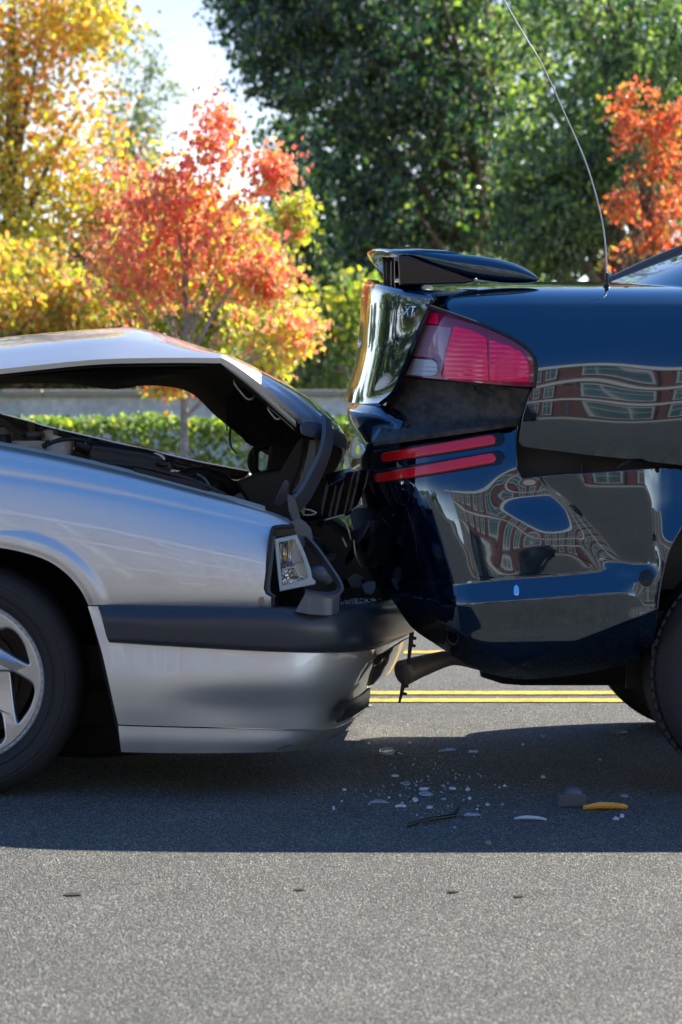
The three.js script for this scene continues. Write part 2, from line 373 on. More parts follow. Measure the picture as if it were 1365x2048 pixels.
// limbs that end inside the crown; leaf clumps round the limb ends
function growTree({ name, label, base, height, radius, lobes, clumps, per, spread, leaf, geometry, palette, bark, seed, group, lean = 0, limbs = 9, bareTo = 0.25 }) {
  const r = rng(seed), t = thing(name, label, 'tree', base, group);
  const top = base.clone().add(V(lean, height * 0.92, 0)), list = [];
  list.push(rod([base, base.clone().lerp(top, 0.35).add(V((r() - 0.5) * 0.02 * height, 0, 0)), base.clone().lerp(top, 0.7), top], [radius, radius * 0.78, radius * 0.45, radius * 0.08], 9, 6));
  const centres = [];
  for (let i = 0; i < clumps; i++) {
    const L = lobes[Math.floor(r() * lobes.length)], th = r() * 6.28, u = r() * 2 - 1, k = Math.pow(r(), 0.45), s = Math.sqrt(1 - u * u);
    centres.push(V(L[0] + L[3] * k * s * Math.cos(th), L[1] + L[4] * k * u, L[2] + L[5] * k * s * Math.sin(th)));
  }
  for (let i = 0; i < limbs; i++) {
    const c = centres[Math.floor(r() * centres.length)], f = Math.min(0.9, Math.max(bareTo, (c.y - base.y) / height - 0.18)), a = base.clone().lerp(top, f), mid = a.clone().lerp(c, 0.5); mid.y += 0.05 * height * r();
    const w = radius * (0.5 - 0.35 * f); list.push(rod([a, mid, c], [w, w * 0.6, w * 0.15], 6, 4));
  }
  part(t, 'trunk', join(list), bark);
  const pts = [];
  centres.forEach((c) => { const n = Math.floor(per * (0.5 + r())); const sx = spread * (0.6 + 0.8 * r()); for (let i = 0; i < n; i++) { const g = () => (r() + r() + r() - 1.5) / 1.5; pts.push(V(c.x + g() * sx, c.y + g() * sx * 0.75, c.z + g() * sx)); } });
  foliage(t, 'crown', pts, geometry, palette, seed + 1, leaf);
  return t;
}
const at = (px, py, d) => P(px, py, d);
const lobe = (px, py, d, rx, ry, rz) => { const p = P(px, py, d), s = d / F; return [p.x, p.y, p.z, rx * s, ry * s, rz]; };
const groundAt = (px, d) => { const p = P(px, 900, d); return V(p.x, 0, p.z); };
const LEAF = leafGeometry(1, 0.75), BROAD = leafGeometry(1, 0.95);

const RED = [[0.9, 0.22, 0.13], [0.9, 0.32, 0.16], [0.82, 0.17, 0.12], [0.92, 0.44, 0.16]];
const GOLD = [[0.88, 0.62, 0.05], [0.8, 0.68, 0.06], [0.8, 0.45, 0.05], [0.5, 0.52, 0.05]];
const LIME = [[0.6, 0.64, 0.03], [0.46, 0.56, 0.03], [0.75, 0.68, 0.04]];
const DARK = [[0.022, 0.085, 0.035], [0.035, 0.11, 0.03], [0.015, 0.06, 0.032], [0.06, 0.15, 0.02]];
const MIDG = [[0.12, 0.24, 0.03], [0.2, 0.33, 0.04], [0.08, 0.17, 0.03]];
const mixp = (a, b, f) => { const A = pick(a), B = pick(b); return (p, r) => (r() < f(p) ? B(p, r) : A(p, r)); };

// young red maple in front of the hedge
growTree({ name: 'maple_tree', label: 'young red-leaved maple with a slim pale trunk in front of the clipped hedge', base: groundAt(375, 14), height: 2.55, radius: 0.033, lobes: [lobe(380, 420, 14, 130, 130, 0.26), lobe(300, 380, 14, 110, 110, 0.24), lobe(450, 500, 14, 105, 110, 0.24), lobe(400, 560, 14.1, 150, 70, 0.22), lobe(430, 280, 14, 45, 95, 0.2), lobe(280, 560, 14, 100, 90, 0.3), lobe(545, 340, 14, 22, 42, 0.15), lobe(540, 560, 14, 40, 42, 0.2), lobe(590, 660, 14.3, 42, 38, 0.2), lobe(250, 480, 14, 90, 100, 0.3), lobe(350, 760, 14, 45, 22, 0.15)], clumps: 400, per: 20, spread: 0.18, leaf: 0.038, geometry: BROAD, bark: M.barkPale, seed: 101, limbs: 22, bareTo: 0.42, palette: mixp(RED, [...GOLD, ...LIME], (p) => sm(2.1, 1.2, p.y) * 0.6 + 0.14) });
growTree({ name: 'lime_bush', label: 'small yellow-green leaved tree with some orange leaves beside the red maple', base: groundAt(545, 15.2), height: 1.9, radius: 0.03, lobes: [lobe(520, 640, 15.2, 95, 65, 0.4), lobe(580, 660, 15.2, 55, 60, 0.35), lobe(540, 700, 15.2, 60, 50, 0.3), lobe(590, 430, 15.4, 25, 45, 0.2)], clumps: 130, per: 26, spread: 0.15, leaf: 0.042, geometry: BROAD, bark: M.barkPale, seed: 131, limbs: 10, palette: mixp(LIME, RED, (p) => sm(0.9, 1.6, p.x * -1 + 0.9) * 0.2 + 0.12) });
growTree({ name: 'lime_bush', label: 'yellow-green bushy tree behind the maple trunk, above the garden wall', base: groundAt(300, 20.5), height: 2.4, radius: 0.05, lobes: [lobe(200, 620, 20.5, 110, 100, 0.4), lobe(320, 640, 20.5, 110, 90, 0.4), lobe(420, 660, 20.5, 90, 80, 0.4), lobe(300, 520, 20.5, 90, 70, 0.4), lobe(460, 560, 20.5, 90, 80, 0.35)], clumps: 220, per: 34, spread: 0.24, leaf: 0.06, geometry: BROAD, bark: M.bark, seed: 141, limbs: 18, palette: mixp([...LIME, [0.3, 0.42, 0.06], [0.2, 0.32, 0.05]], GOLD, () => 0.3) });
// tall golden tree on the left
growTree({ name: 'golden_tree', label: 'tall golden and orange autumn tree behind the hedge, taller than the red maple', base: groundAt(30, 22), height: 6.2, radius: 0.13, lobes: [lobe(40, 90, 22, 230, 190, 0.6), lobe(120, 330, 22, 180, 170, 0.55), lobe(-60, 380, 22, 200, 190, 0.55), lobe(60, 520, 22, 250, 150, 0.9), lobe(220, 480, 22, 110, 130, 0.6), lobe(290, 430, 22, 120, 120, 0.5), lobe(380, 480, 22, 120, 110, 0.5), lobe(330, 580, 22, 150, 90, 0.5), lobe(470, 520, 22.2, 90, 110, 0.5), lobe(180, 640, 22.4, 120, 60, 0.6), lobe(150, 30, 22, 130, 90, 0.8), lobe(-150, 150, 22, 160, 200, 1)], clumps: 820, per: 38, spread: 0.44, leaf: 0.056, geometry: BROAD, bark: M.bark, seed: 151, limbs: 30, palette: mixp([...GOLD, ...LIME], [[0.85, 0.28, 0.06], [0.85, 0.42, 0.08]], (p) => 0.16 + 0.2 * Math.sin(p.x * 2.1 + p.y * 1.7)) });
growTree({ name: 'golden_tree', label: 'lower yellow-green tree under the tall golden tree, behind the hedge', base: groundAt(-60, 20), height: 2.6, radius: 0.07, lobes: [lobe(20, 560, 20, 150, 95, 0.7), lobe(-120, 540, 20, 150, 110, 0.7), lobe(120, 620, 20, 130, 55, 0.5)], clumps: 120, per: 40, spread: 0.28, leaf: 0.06, geometry: BROAD, bark: M.bark, seed: 171, limbs: 16, palette: mixp([...LIME, ...GOLD, [0.4, 0.46, 0.06]], [[0.85, 0.36, 0.07]], () => 0.22) });
growTree({ name: 'birch_tree', label: 'thin pale green tree seen against the sky between golden and dark trees', base: groundAt(250, 34), height: 5.6, radius: 0.08, lobes: [lobe(290, 210, 34, 60, 190, 0.9), lobe(250, 320, 34, 70, 120, 0.9)], clumps: 90, per: 30, spread: 0.4, leaf: 0.07, geometry: LEAF, bark: M.barkPale, seed: 191, limbs: 14, palette: pick([[0.20, 0.26, 0.06], [0.26, 0.30, 0.10]]) });
// large dark evergreen trees
growTree({ name: 'evergreen_tree', label: 'massive dark green tree with a thick dark trunk behind the blue car spoiler', base: groundAt(965, 30), height: 9.0, radius: 0.16, lobes: [lobe(850, 60, 30, 290, 260, 2.2), lobe(720, 200, 30, 230, 220, 1.8), lobe(960, 250, 30.5, 250, 230, 2), lobe(600, 60, 30, 160, 150, 1.4), lobe(780, 430, 30, 190, 130, 1.5), lobe(880, -150, 30, 330, 200, 2.2), lobe(1010, 440, 31, 140, 100, 1.2), lobe(540, -60, 30, 120, 140, 1.2)], clumps: 700, per: 62, spread: 0.42, leaf: 0.09, geometry: LEAF, bark: M.bark, seed: 211, limbs: 50, palette: mixp(DARK, [[0.34, 0.46, 0.05], [0.22, 0.36, 0.04]], (p) => 0.14 + 0.45 * sm(0.3, 0.95, Math.sin(p.x * 1.3 + p.y * 0.9))) });
growTree({ name: 'evergreen_tree', label: 'lighter green sunlit tree behind the antenna and the red columnar tree', base: groundAt(1260, 27), height: 7.6, radius: 0.13, lobes: [lobe(1200, 80, 27, 210, 210, 1.6), lobe(1330, 150, 27, 190, 230, 1.6), lobe(1120, 330, 27, 130, 170, 1.2), lobe(1090, 470, 27, 110, 80, 0.9), lobe(1230, 360, 27, 140, 150, 1.2), lobe(1450, 300, 27, 150, 260, 1.4)], clumps: 430, per: 60, spread: 0.4, leaf: 0.078, geometry: LEAF, bark: M.bark, seed: 231, limbs: 34, palette: mixp([...MIDG, [0.3, 0.42, 0.07]], DARK, () => 0.25) });
growTree({ name: 'evergreen_tree', label: 'dark green tree low behind the house roof and lime bush', base: groundAt(640, 33), height: 4.6, radius: 0.12, lobes: [lobe(620, 380, 33, 110, 180, 1.4), lobe(690, 520, 33, 150, 90, 1.2), lobe(600, 560, 33, 70, 90, 1), lobe(760, 560, 33, 110, 60, 1)], clumps: 190, per: 60, spread: 0.42, leaf: 0.09, geometry: LEAF, bark: M.bark, seed: 251, limbs: 24, palette: mixp(DARK, MIDG, () => 0.2) });
// columnar red tree on the right
growTree({ name: 'red_columnar_tree', label: 'narrow orange-red tree with two upright spires beyond the rear window', base: groundAt(1300, 19), height: 3.2, radius: 0.05, lobes: [lobe(1250, 260, 19, 22, 110, 0.18), lobe(1310, 270, 19, 24, 110, 0.18), lobe(1350, 300, 19, 26, 110, 0.2), lobe(1312, 430, 19, 55, 100, 0.3), lobe(1385, 430, 19, 60, 140, 0.4), lobe(1290, 510, 19, 60, 55, 0.3), lobe(1240, 410, 19, 18, 22, 0.2)], clumps: 150, per: 24, spread: 0.15, leaf: 0.042, geometry: BROAD, bark: M.bark, seed: 271, limbs: 20, palette: mixp([[0.85, 0.2, 0.05], [0.75, 0.12, 0.05], [0.85, 0.32, 0.07]], [...GOLD, ...MIDG], (p) => 0.22 + 0.35 * sm(2.4, 1.6, p.y)) });
// street trees further along, seen in the trunk lid
[[-6.4, -15.7, 5.4], [-10, -15.7, 6.4], [-15, -15.7, 7.2], [-22, -15.7, 8.5], [-27, 7, 6.5], [-36, 6.6, 7.5]].forEach(([x, z, h], k) => growTree({ name: 'street_tree', label: ['dark green street tree beyond the silver car door', 'second dark green street tree along the far pavement', 'broad street tree with some gold leaves down the far pavement', 'tallest street tree at the end of the far pavement', 'street tree past the end of the brick building', 'last street tree on the pavement beyond the brick building'][k], base: V(x, 0, z), height: h, radius: 0.1, lobes: [[x, h * 0.62, z, h * 0.34, h * 0.36, h * 0.3], [x + 0.4, h * 0.4, z, h * 0.3, h * 0.24, h * 0.25]], clumps: 150, per: 44, spread: 0.45, leaf: 0.15, geometry: LEAF, bark: M.bark, seed: 280 + k * 2, limbs: 12, palette: mixp(MIDG, k === 2 ? GOLD : DARK, () => 0.35), group: 'street trees on the far pavement' }));
// far wood closing the view
{
  const t = thing('distant_wood', 'dark wood far behind the trees and the house', 'wood', V(0, 0, -46)), r = rng(301), pts = [];
  for (let i = 0; i < 60000; i++) { const x = (r() - 0.5) * 60, top = 3.2 + 0.9 * Math.sin(x * 0.7) + 0.6 * Math.sin(x * 1.9 + 2) + 6.5 * sm(-2.2, -0.6, x) * sm(20, 14, x); const gap = gauss(x + 3.4, 1.4); pts.push(V(x, 0.3 + r() * (top * (1 - 0.45 * gap)), -46 - r() * 3)); }
  foliage(t, 'foliage', pts, LEAF, mixp(DARK, MIDG, () => 0.2), 303, 0.3);
  t.userData.kind = 'stuff';
  const t2 = thing('distant_wood', 'green wood closing the street beyond the silver car', 'wood', V(-58, 0, -8)), p2 = [];
  for (let i = 0; i < 14000; i++) { const z = -45 + r() * 75; p2.push(V(-58 - r() * 3, 0.3 + r() * (5 + 1.5 * Math.sin(z * 0.4)), z)); }
  foliage(t2, 'foliage', p2, LEAF, mixp(MIDG, DARK, () => 0.4), 307, 0.5);
  t2.userData.kind = 'stuff';
}
// clipped hedge
{
  const t = thing('hedge', 'long clipped green hedge in front of the grey garden wall', 'hedge', V(0, 0, -17.4)), r = rng(311), pts = [];
  for (let i = 0; i < 90000; i++) { const x = i < 60000 ? (r() - 0.5) * 14 : -6.8 - r() * 13, f = r(), w = 0.02 * Math.sin(x * 3.1) + 0.02 * Math.sin(x * 7.7); if (f < 0.6) pts.push(V(x, 0.06 + r() * 0.9, -17.26 + (r() - 0.5) * 0.12 + w)); else pts.push(V(x, 0.95 + w * 0.5 + (r() - 0.7) * 0.09, -17.25 - r() * 0.65)); }
  foliage(t, 'leaves', pts, LEAF, mixp([[0.20, 0.34, 0.025], [0.31, 0.46, 0.03], [0.13, 0.25, 0.02]], LIME, () => 0.12), 313, 0.052);
}
// garden wall and its coping stones
{
  const t = thing('garden_wall', 'long blue-grey rendered garden wall with pale coping behind the hedge', 'wall', V(0, 0, -19.2));
  const g = box(0, 0.57, -19.2, 44, 1.14, 0.2); { const p = g.attributes.position, u = g.attributes.uv; for (let i = 0; i < p.count; i++) u.setXY(i, p.getX(i) / 3, p.getY(i) / 3); }
  part(t, 'wall_face', g, new THREE.MeshStandardMaterial({ map: speck([0.68, 0.71, 0.72], 71, 0.22), roughness: 0.9 }));
  const cap = new THREE.MeshStandardMaterial({ map: speck([0.42, 0.38, 0.30], 73, 0.4), roughness: 0.9 });
  for (let i = -12; i < 12; i++) part(t, 'coping_stone', box(i * 1.2 + 0.6, 1.168, -19.2, 1.19, 0.055, 0.3, 0.012), cap);
}
// shrubs above the wall
{
  const r = rng(331);
  const list = [[40, 742, 'dry pale', 'dry pale garden shrub behind the wall under the golden tree trunk'], [110, 735, 'dry pale', 'dry straw-coloured garden shrub next to the green shrub under the raised hood'], [190, 748, 'green', 'green garden shrub behind the wall beside the dry shrubs'], [300, 740, 'green', 'green garden shrub between the dry shrubs and the maple trunk'], [430, 745, 'green', 'green garden shrub behind the wall just past the maple trunk'], [620, 690, 'green', 'green garden shrub overhanging the slatted window of the house'], [800, 660, 'green', 'green garden shrub behind the tail lamp of the blue car'], [1080, 640, 'green', 'green garden shrub behind the trunk deck of the blue car'], [-80, 740, 'green', 'green garden shrub behind the wall past the lower golden tree'], [700, 600, 'lime', 'lime green garden shrub beside the blue trunk lid'], [930, 560, 'green', 'green garden shrub behind the spoiler of the blue car']];
  list.forEach(([px, py, kind, label], k) => {
    const d = 21 + r() * 2, b = groundAt(px, d), p = P(px, py, d), t = thing('garden_shrub', label, 'shrub', b, 'garden shrubs behind the wall'), pts = [], n = 900;
    part(t, 'stem', rod([b, p], [0.03, 0.01], 6, 3), M.bark);
    for (let i = 0; i < n; i++) { const th = r() * 6.28, u = r() * 2 - 1, kk = Math.pow(r(), 0.4), s = Math.sqrt(1 - u * u); pts.push(V(p.x + 0.5 * kk * s * Math.cos(th), Math.max(0.1, p.y - 0.1 + 0.4 * kk * u), p.z + 0.4 * kk * s * Math.sin(th))); }
    foliage(t, 'leaves', pts, LEAF, kind === 'dry pale' ? pick([[0.4, 0.34, 0.2], [0.5, 0.45, 0.3], [0.2, 0.16, 0.06]]) : kind === 'lime' ? mixp(LIME, MIDG, () => 0.5) : pick(MIDG), 340 + k, 0.09);
  });
}
// house behind the wall
{
  const b = groundAt(670, 27), t = thing('garden_house', 'low dark grey house with slatted window and tan door behind the wall', 'house', b), z = b.z;
  const X = (px) => P(px, 800, 27).x, Y = (py) => P(600, py, 27).y;
  const siding = mat([0.10, 0.10, 0.105], 0.85), trim = mat([0.30, 0.28, 0.25], 0.7), tan = mat([0.22, 0.15, 0.07], 0.8);
  part(t, 'wall', box(X(675), 0.9, z - 1.6, 1.1, 1.8, 3, 0), siding);
  const n = 7; for (let i = 0; i < 12; i++) part(t, 'siding_board', box(X(675), 0.12 + i * 0.14, z - 0.085, 1.08, 0.13, 0.03), siding);
  const win = part(t, 'window', box(X(632), 1.36, z - 0.04, 0.5, 0.5, 0.05), M.black);
  for (let i = 0; i < n; i++) part(win, 'slat', box(X(632), 1.14 + i * 0.072, z + 0.01, 0.46, 0.035, 0.03), trim);
  part(win, 'mullion', box(X(614), 1.36, z + 0.012, 0.05, 0.52, 0.06), M.black);
  part(t, 'door', box(X(706), 0.9, z - 0.03, 0.34, 1.5, 0.06), tan);
  part(t, 'roof', (() => { const s = new THREE.Shape([[-0.75, 0], [0.75, 0], [0.35, 0.5], [-0.35, 0.5]].map((p) => new THREE.Vector2(...p))); return new THREE.ExtrudeGeometry(s, { depth: 3.2, bevelEnabled: false }).translate(X(690), 1.8, z - 3); })(), mat([0.07, 0.07, 0.075], 0.9));
}

// ================================================================ street side behind the photographer (mirrored by the cars)
{
  const t = thing('brick_building', 'three-storey red brick building with white framed windows across the street', 'building', V(0, 0, 13));
  const brick = new THREE.MeshStandardMaterial({ map: speck([0.20, 0.085, 0.07], 81, 0.4), roughness: 0.9 }), trim = mat([0.72, 0.70, 0.66], 0.6), pane = mat([0.10, 0.17, 0.17], 0.08, { clearcoat: 1 });
  part(t, 'wall', box(0, 4.6, 13.6, 46, 9.2, 0.8), brick);
  for (let s = 0; s < 3; s++) part(t, 'string_course', box(0, 2.95 + s * 3.05, 13.14, 46.2, s === 2 ? 0.7 : 0.35, 0.3), trim);
  for (let i = -7; i <= 7; i++) for (let s = 0; s < 3; s++) {
    const x = i * 3, y = s * 3.05 + (s ? 1.55 : 1.5), w = 1.7, h = s ? 1.9 : 2.1;
    const f = part(t, 'window', join([box(x, y + h / 2, 13.17, w + 0.2, 0.12, 0.14), box(x, y - h / 2, 13.17, w + 0.2, 0.12, 0.14), box(x - w / 2, y, 13.17, 0.12, h - 0.12, 0.14), box(x + w / 2, y, 13.17, 0.12, h - 0.12, 0.14), box(x, y, 13.175, 0.07, h - 0.13, 0.1), box(x, y + 0.3, 13.18, w - 0.13, 0.06, 0.08)]), trim);
    part(f, 'pane', box(x, y, 13.19, w - 0.1, h - 0.1, 0.02), pane);
  }
  for (let i = -8; i < 8; i++) part(t, 'pilaster', box(i * 3 + 1.5, 4.3, 13.12, 0.5, 8.5, 0.18), brick);
}
{ // parked van further down that kerb
  const b = V(-4.6, 0, 4.0), t = thing('parked_van', 'dark van parked at the kerb across the street', 'van', b), g = new THREE.Shape([[-2.2, 0.35], [2.2, 0.35], [2.25, 0.9], [1.5, 1.05], [0.9, 1.8], [-2.1, 1.85], [-2.25, 1.0]].map((p) => new THREE.Vector2(...p)));
  part(t, 'body', new THREE.ExtrudeGeometry(g, { depth: 1.6, bevelEnabled: true, bevelSize: 0.06, bevelThickness: 0.08, bevelSegments: 3 }).translate(b.x, 0, b.z - 0.85), mat([0.015, 0.017, 0.02], 0.3, { clearcoat: 1 }));
  for (const x of [-1.45, 1.35]) for (const z of [-0.8, 0.8]) part(t, 'wheel', new THREE.CylinderGeometry(0.33, 0.33, 0.2, 24).rotateX(Math.PI / 2).translate(b.x + x, 0.33, b.z + z), M.tyre);
  for (const z of [-0.5, 0.5]) part(t, 'headlight', box(b.x + 2.26, 0.82, b.z + z, 0.05, 0.16, 0.3, 0.02), M.whiteLens);
  part(t, 'side_window', box(b.x - 0.3, 1.45, b.z - 0.935, 2.2, 0.42, 0.02), M.glass);
}

// ================================================================ silver car
const TOWARD = V(0, 0, 1), UPWARD = V(0, 1, 0);
const silver = thing('silver_car', 'silver car with buckled hood and smashed headlight under the blue car', 'car', V(-1.0, 0, -6.9));
{
  // ---- front wing
  const topLine = spline([[-900, 800], [-350, 832], [0, 890], [100, 909], [250, 943], [400, 983], [500, 1010], [555, 1028], [585, 1043]]);
  const wProf = spline([[-0.05, 0.17], [0, 0.118], [0.025, 0.09], [0.08, 0.07], [0.2, 0.046], [0.4, 0.0215], [0.6, 0.007], [0.8, 0], [0.93, 0.001], [1.0, 0.006], [1.4, 0.015]]);
  const arch = curve([[-335, 1212], [-318, 1170], [-268, 1124], [-170, 1093], [-75, 1086], [0, 1094], [50, 1104], [100, 1122], [138, 1150], [163, 1180], [178, 1209]], 40);
  const archDist = (u, v) => { let m = 1e9; for (let i = 0; i < arch.length - 1; i++) { const [ax, ay] = arch[i], bx = arch[i + 1][0] - ax, by = arch[i + 1][1] - ay, t = Math.min(1, Math.max(0, ((u - ax) * bx + (v - ay) * by) / (bx * bx + by * by))); m = Math.min(m, (ax + bx * t - u) ** 2 + (ay + by * t - v) ** 2); } return Math.sqrt(m); };
  const side = (u, v) => {
    const tl = topLine(u), w = (v - tl) / (1212 - tl);
    let d = 6.07 + wProf(w) + 4.2e-7 * Math.max(0, u - 330) ** 2;
    d += 0.0024 * gauss(w - 0.185, 0.028);
    return d;
  };
  const wing = (u, v) => { const a = v > 1060 && u < 240 ? archDist(u, v) : 99; return P(u, v, side(u, v) - 0.008 * sm(46, 22, a) + 0.005 * sm(12, 0, a)); };
  const tl = []; for (let x = -345; x <= 560; x += 35) tl.push([x, topLine(x)]);
  part(silver, 'front_wing', panel([...tl, [575, 1036], [586, 1046], [560, 1050], [548, 1054], [541, 1066], [533, 1115], [526, 1178], [531, 1190], [541, 1196], [541, 1216], [400, 1213], [190, 1209], ...arch.slice().reverse(), [-345, 1212]], wing, { cell: 3.6, t: 0.012 }), M.silver);
  part(silver, 'wing_flange', panel([...tl.map(([x, y]) => [x, y + 1]), ...tl.slice().reverse().map(([x, y]) => [x, y - 7])], (u, v) => P(u, v, 6.188 + (topLine(u) + 1 - v) * 0.012), { cell: 20, t: 0.006 }), M.beige);
  // rubber seal round the lamp opening
  part(silver, 'lamp_seal', prod([[588, 1053, 6.13], [556, 1054, 6.115], [545, 1062, 6.105], [538, 1110, 6.1], [530, 1176, 6.1], [536, 1190, 6.1], [546, 1197, 6.1], [546, 1222, 6.1]], 0.0055, 8, 6), M.black);
  // ---- door and sill behind the wheel
  part(silver, 'front_door', panel([[-1000, 800], [-355, 832], [-352, 1100], [-372, 1300], [-420, 1440], [-1000, 1440]], (u, v) => P(u, v, side(-345, Math.min(v, 1300)) + 0.00002 * Math.max(0, v - 1250)), { cell: 24, t: 0.02 }), M.silver);
  part(silver, 'sill', panel([[-1000, 1445], [-425, 1445], [-440, 1500], [-1000, 1500]], (u, v) => P(u, v, 6.10), { cell: 30, t: 0.1 }), M.silver);
  part(silver, 'windscreen', patch([[[-370, 790, 6.32], [-345, 770, 6.9], [-210, 785, 7.5]], [[-560, 610, 6.42], [-520, 590, 6.95], [-380, 620, 7.45]], [[-780, 470, 6.5], [-740, 450, 6.95], [-560, 500, 7.4]]], 0.006, V(1, 1, 0.3)), M.glass);
  part(silver, 'roof', patch([[[-790, 462, 6.48], [-745, 445, 6.95], [-570, 495, 7.42]], [[-1500, 440, 6.48], [-1450, 420, 6.95], [-1200, 480, 7.42]]], 0.02, UPWARD), M.silver);
  part(silver, 'windscreen_pillar', prod([[-365, 795, 6.3], [-570, 610, 6.4], [-795, 462, 6.47]], 0.03, 8), M.silver);
  part(silver, 'side_window', panel([[-1000, 800], [-440, 795], [-600, 640], [-790, 500], [-1000, 490]], (u, v) => P(u, v, 6.2 + (800 - v) * 0.0009), { cell: 40, t: 0.005 }), M.glass);

  // ---- bumper cover
  const col = (rows) => rows;
  const A = [[176, 1212, 6.09], [300, 1214, 6.07], [450, 1216, 6.07], [580, 1218, 6.1], [680, 1216, 6.21], [745, 1210, 6.41], [790, 1202, 6.72], [806, 1198, 7.0], [803, 1197, 7.25], [770, 1197, 7.6]];
  const B = [[203, 1300, 6.068], [310, 1302, 6.052], [450, 1305, 6.054], [590, 1307, 6.085], [688, 1306, 6.2], [748, 1300, 6.4], [780, 1286, 6.72], [795, 1278, 7.0], [792, 1278, 7.25], [775, 1276, 7.6]];
  const C = [[217, 1360, 6.056], [310, 1362, 6.041], [450, 1364, 6.046], [595, 1366, 6.086], [684, 1364, 6.225], [727, 1354, 6.425], [752, 1338, 6.72], [762, 1330, 7.0], [760, 1330, 7.25], [757, 1330, 7.6]];
  const C2 = [[228, 1410, 6.058], [315, 1412, 6.046], [450, 1414, 6.066], [598, 1416, 6.118], [674, 1412, 6.285], [712, 1400, 6.475], [733, 1382, 6.74], [740, 1374, 7.0], [738, 1374, 7.25], [740, 1372, 7.6]];
  const D = [[237, 1449, 6.063], [320, 1452, 6.054], [450, 1455, 6.072], [600, 1459, 6.138], [664, 1455, 6.33], [700, 1441, 6.52], [724, 1424, 6.77], [732, 1416, 7.0], [731, 1416, 7.25], [728, 1412, 7.6]];
  const D2 = D.map(([a, b, c]) => [a, b + 2.5, c + 0.002]);
  const E1 = [[240, 1480, 6.066], [325, 1482, 6.058], [450, 1484, 6.076], [585, 1485, 6.14], [646, 1477, 6.35], [690, 1458, 6.54], [718, 1438, 6.8], [728, 1430, 7.0], [728, 1430, 7.25], [720, 1427, 7.6]];
  const E = [[243, 1504, 6.074], [330, 1506, 6.067], [450, 1506, 6.085], [565, 1503, 6.152], [626, 1495, 6.37], [674, 1474, 6.57], [708, 1452, 6.84], [720, 1443, 7.02], [720, 1443, 7.25], [710, 1440, 7.6]];
  part(silver, 'bumper_cover', patch([A, B, C, C2, D], 0.008, V(0.3, 0, 1), 10, 8), M.silver);
  part(silver, 'bumper_lip', patch([D2, E1, E], 0.01, V(0.3, -0.1, 1), 10, 7), M.silver);
  const off = (r, dx, dy, dd) => r.map(([a, b, c], i) => { const k = Math.min(1, i / 5); return [a + dx * (0.3 + k), b + dy, c + dd]; });
  const S0 = [[200, 1209, 6.10], [300, 1210, 6.09], [450, 1212, 6.1], [580, 1212, 6.15], [660, 1206, 6.3], [725, 1198, 6.52], [765, 1192, 6.8], [785, 1190, 7.0], [785, 1190, 7.25], [760, 1190, 7.6]];
  const S1 = [[197, 1211, 6.07], [300, 1212, 6.055], [450, 1214, 6.055], [585, 1216, 6.086], [690, 1216, 6.19], [758, 1214, 6.38], [806, 1208, 6.7], [824, 1204, 7.0], [822, 1204, 7.25], [785, 1204, 7.6]];
  const S2 = [[205, 1240, 6.052], [305, 1242, 6.034], [450, 1245, 6.034], [590, 1247, 6.065], [700, 1247, 6.17], [767, 1243, 6.38], [818, 1235, 6.7], [836, 1229, 7.0], [834, 1229, 7.25], [795, 1229, 7.6]];
  const S3 = [[213, 1272, 6.05], [308, 1277, 6.034], [450, 1284, 6.036], [592, 1288, 6.066], [700, 1288, 6.17], [766, 1281, 6.38], [814, 1266, 6.7], [831, 1257, 7.0], [829, 1257, 7.25], [791, 1257, 7.6]];
  const S4 = [[218, 1283, 6.055], [312, 1289, 6.042], [450, 1297, 6.044], [594, 1303, 6.074], [694, 1303, 6.185], [754, 1296, 6.39], [800, 1279, 6.71], [817, 1269, 7.0], [815, 1269, 7.25], [779, 1269, 7.6]];
  const S5 = [[219, 1286, 6.075], [313, 1292, 6.062], [450, 1300, 6.062], [592, 1306, 6.092], [688, 1306, 6.21], [745, 1299, 6.42], [790, 1281, 6.74], [806, 1272, 7.0], [804, 1272, 7.25], [770, 1272, 7.6]];
  part(silver, 'bumper_strip', patch([S0, S1, S2, S3, S4, S5], 0.012, V(0.2, 0.1, 1), 10, 6), M.strip, 'dark grey rubbing strip along the bumper');
  // torn bumper face: bent bright skin, crumpled black edge
  part(silver, 'torn_bumper_skin', patch([[[750, 1312, 6.46], [778, 1300, 6.5], [806, 1283, 6.62], [822, 1275, 6.8]], [[748, 1335, 6.45], [772, 1322, 6.49], [797, 1306, 6.62], [812, 1297, 6.8]], [[742, 1352, 6.46], [762, 1350, 6.51], [783, 1335, 6.64], [797, 1325, 6.82]], [[738, 1372, 6.46], [752, 1366, 6.52], [772, 1352, 6.66], [785, 1342, 6.84]]], 0.006, V(0.5, 0, 1), 8, 8), mat([0.30, 0.25, 0.17], 0.16, { metalness: 0.8, clearcoat: 1 }), 'bright bent skin torn from the bumper corner');
  part(silver, 'crumpled_edge', patch([[[700, 1400, 6.27], [722, 1392, 6.38], [742, 1376, 6.5]], [[690, 1424, 6.25], [716, 1412, 6.36], [740, 1396, 6.5]], [[676, 1446, 6.25], [704, 1434, 6.37], [738, 1412, 6.5]]], 0.008, V(0.4, 0, 1), 5, 5), M.blackGloss);
  part(silver, 'hanging_clip_strip', join([plate([[819, 1266], [829, 1264], [828, 1273], [834, 1274], [833, 1280], [827, 1280], [827, 1288], [833, 1290], [831, 1295], [825, 1294], [820, 1330], [814, 1330]], 6.42, 0.006, 0.001), plate([[801, 1330], [808, 1328], [807, 1352], [812, 1369], [818, 1370], [818, 1375], [810, 1376], [808, 1384], [815, 1386], [814, 1391], [806, 1391], [801, 1407], [797, 1405], [804, 1362]], 6.4, 0.006, 0.001)]), M.black, 'black torn clip strip dangling from the bumper');
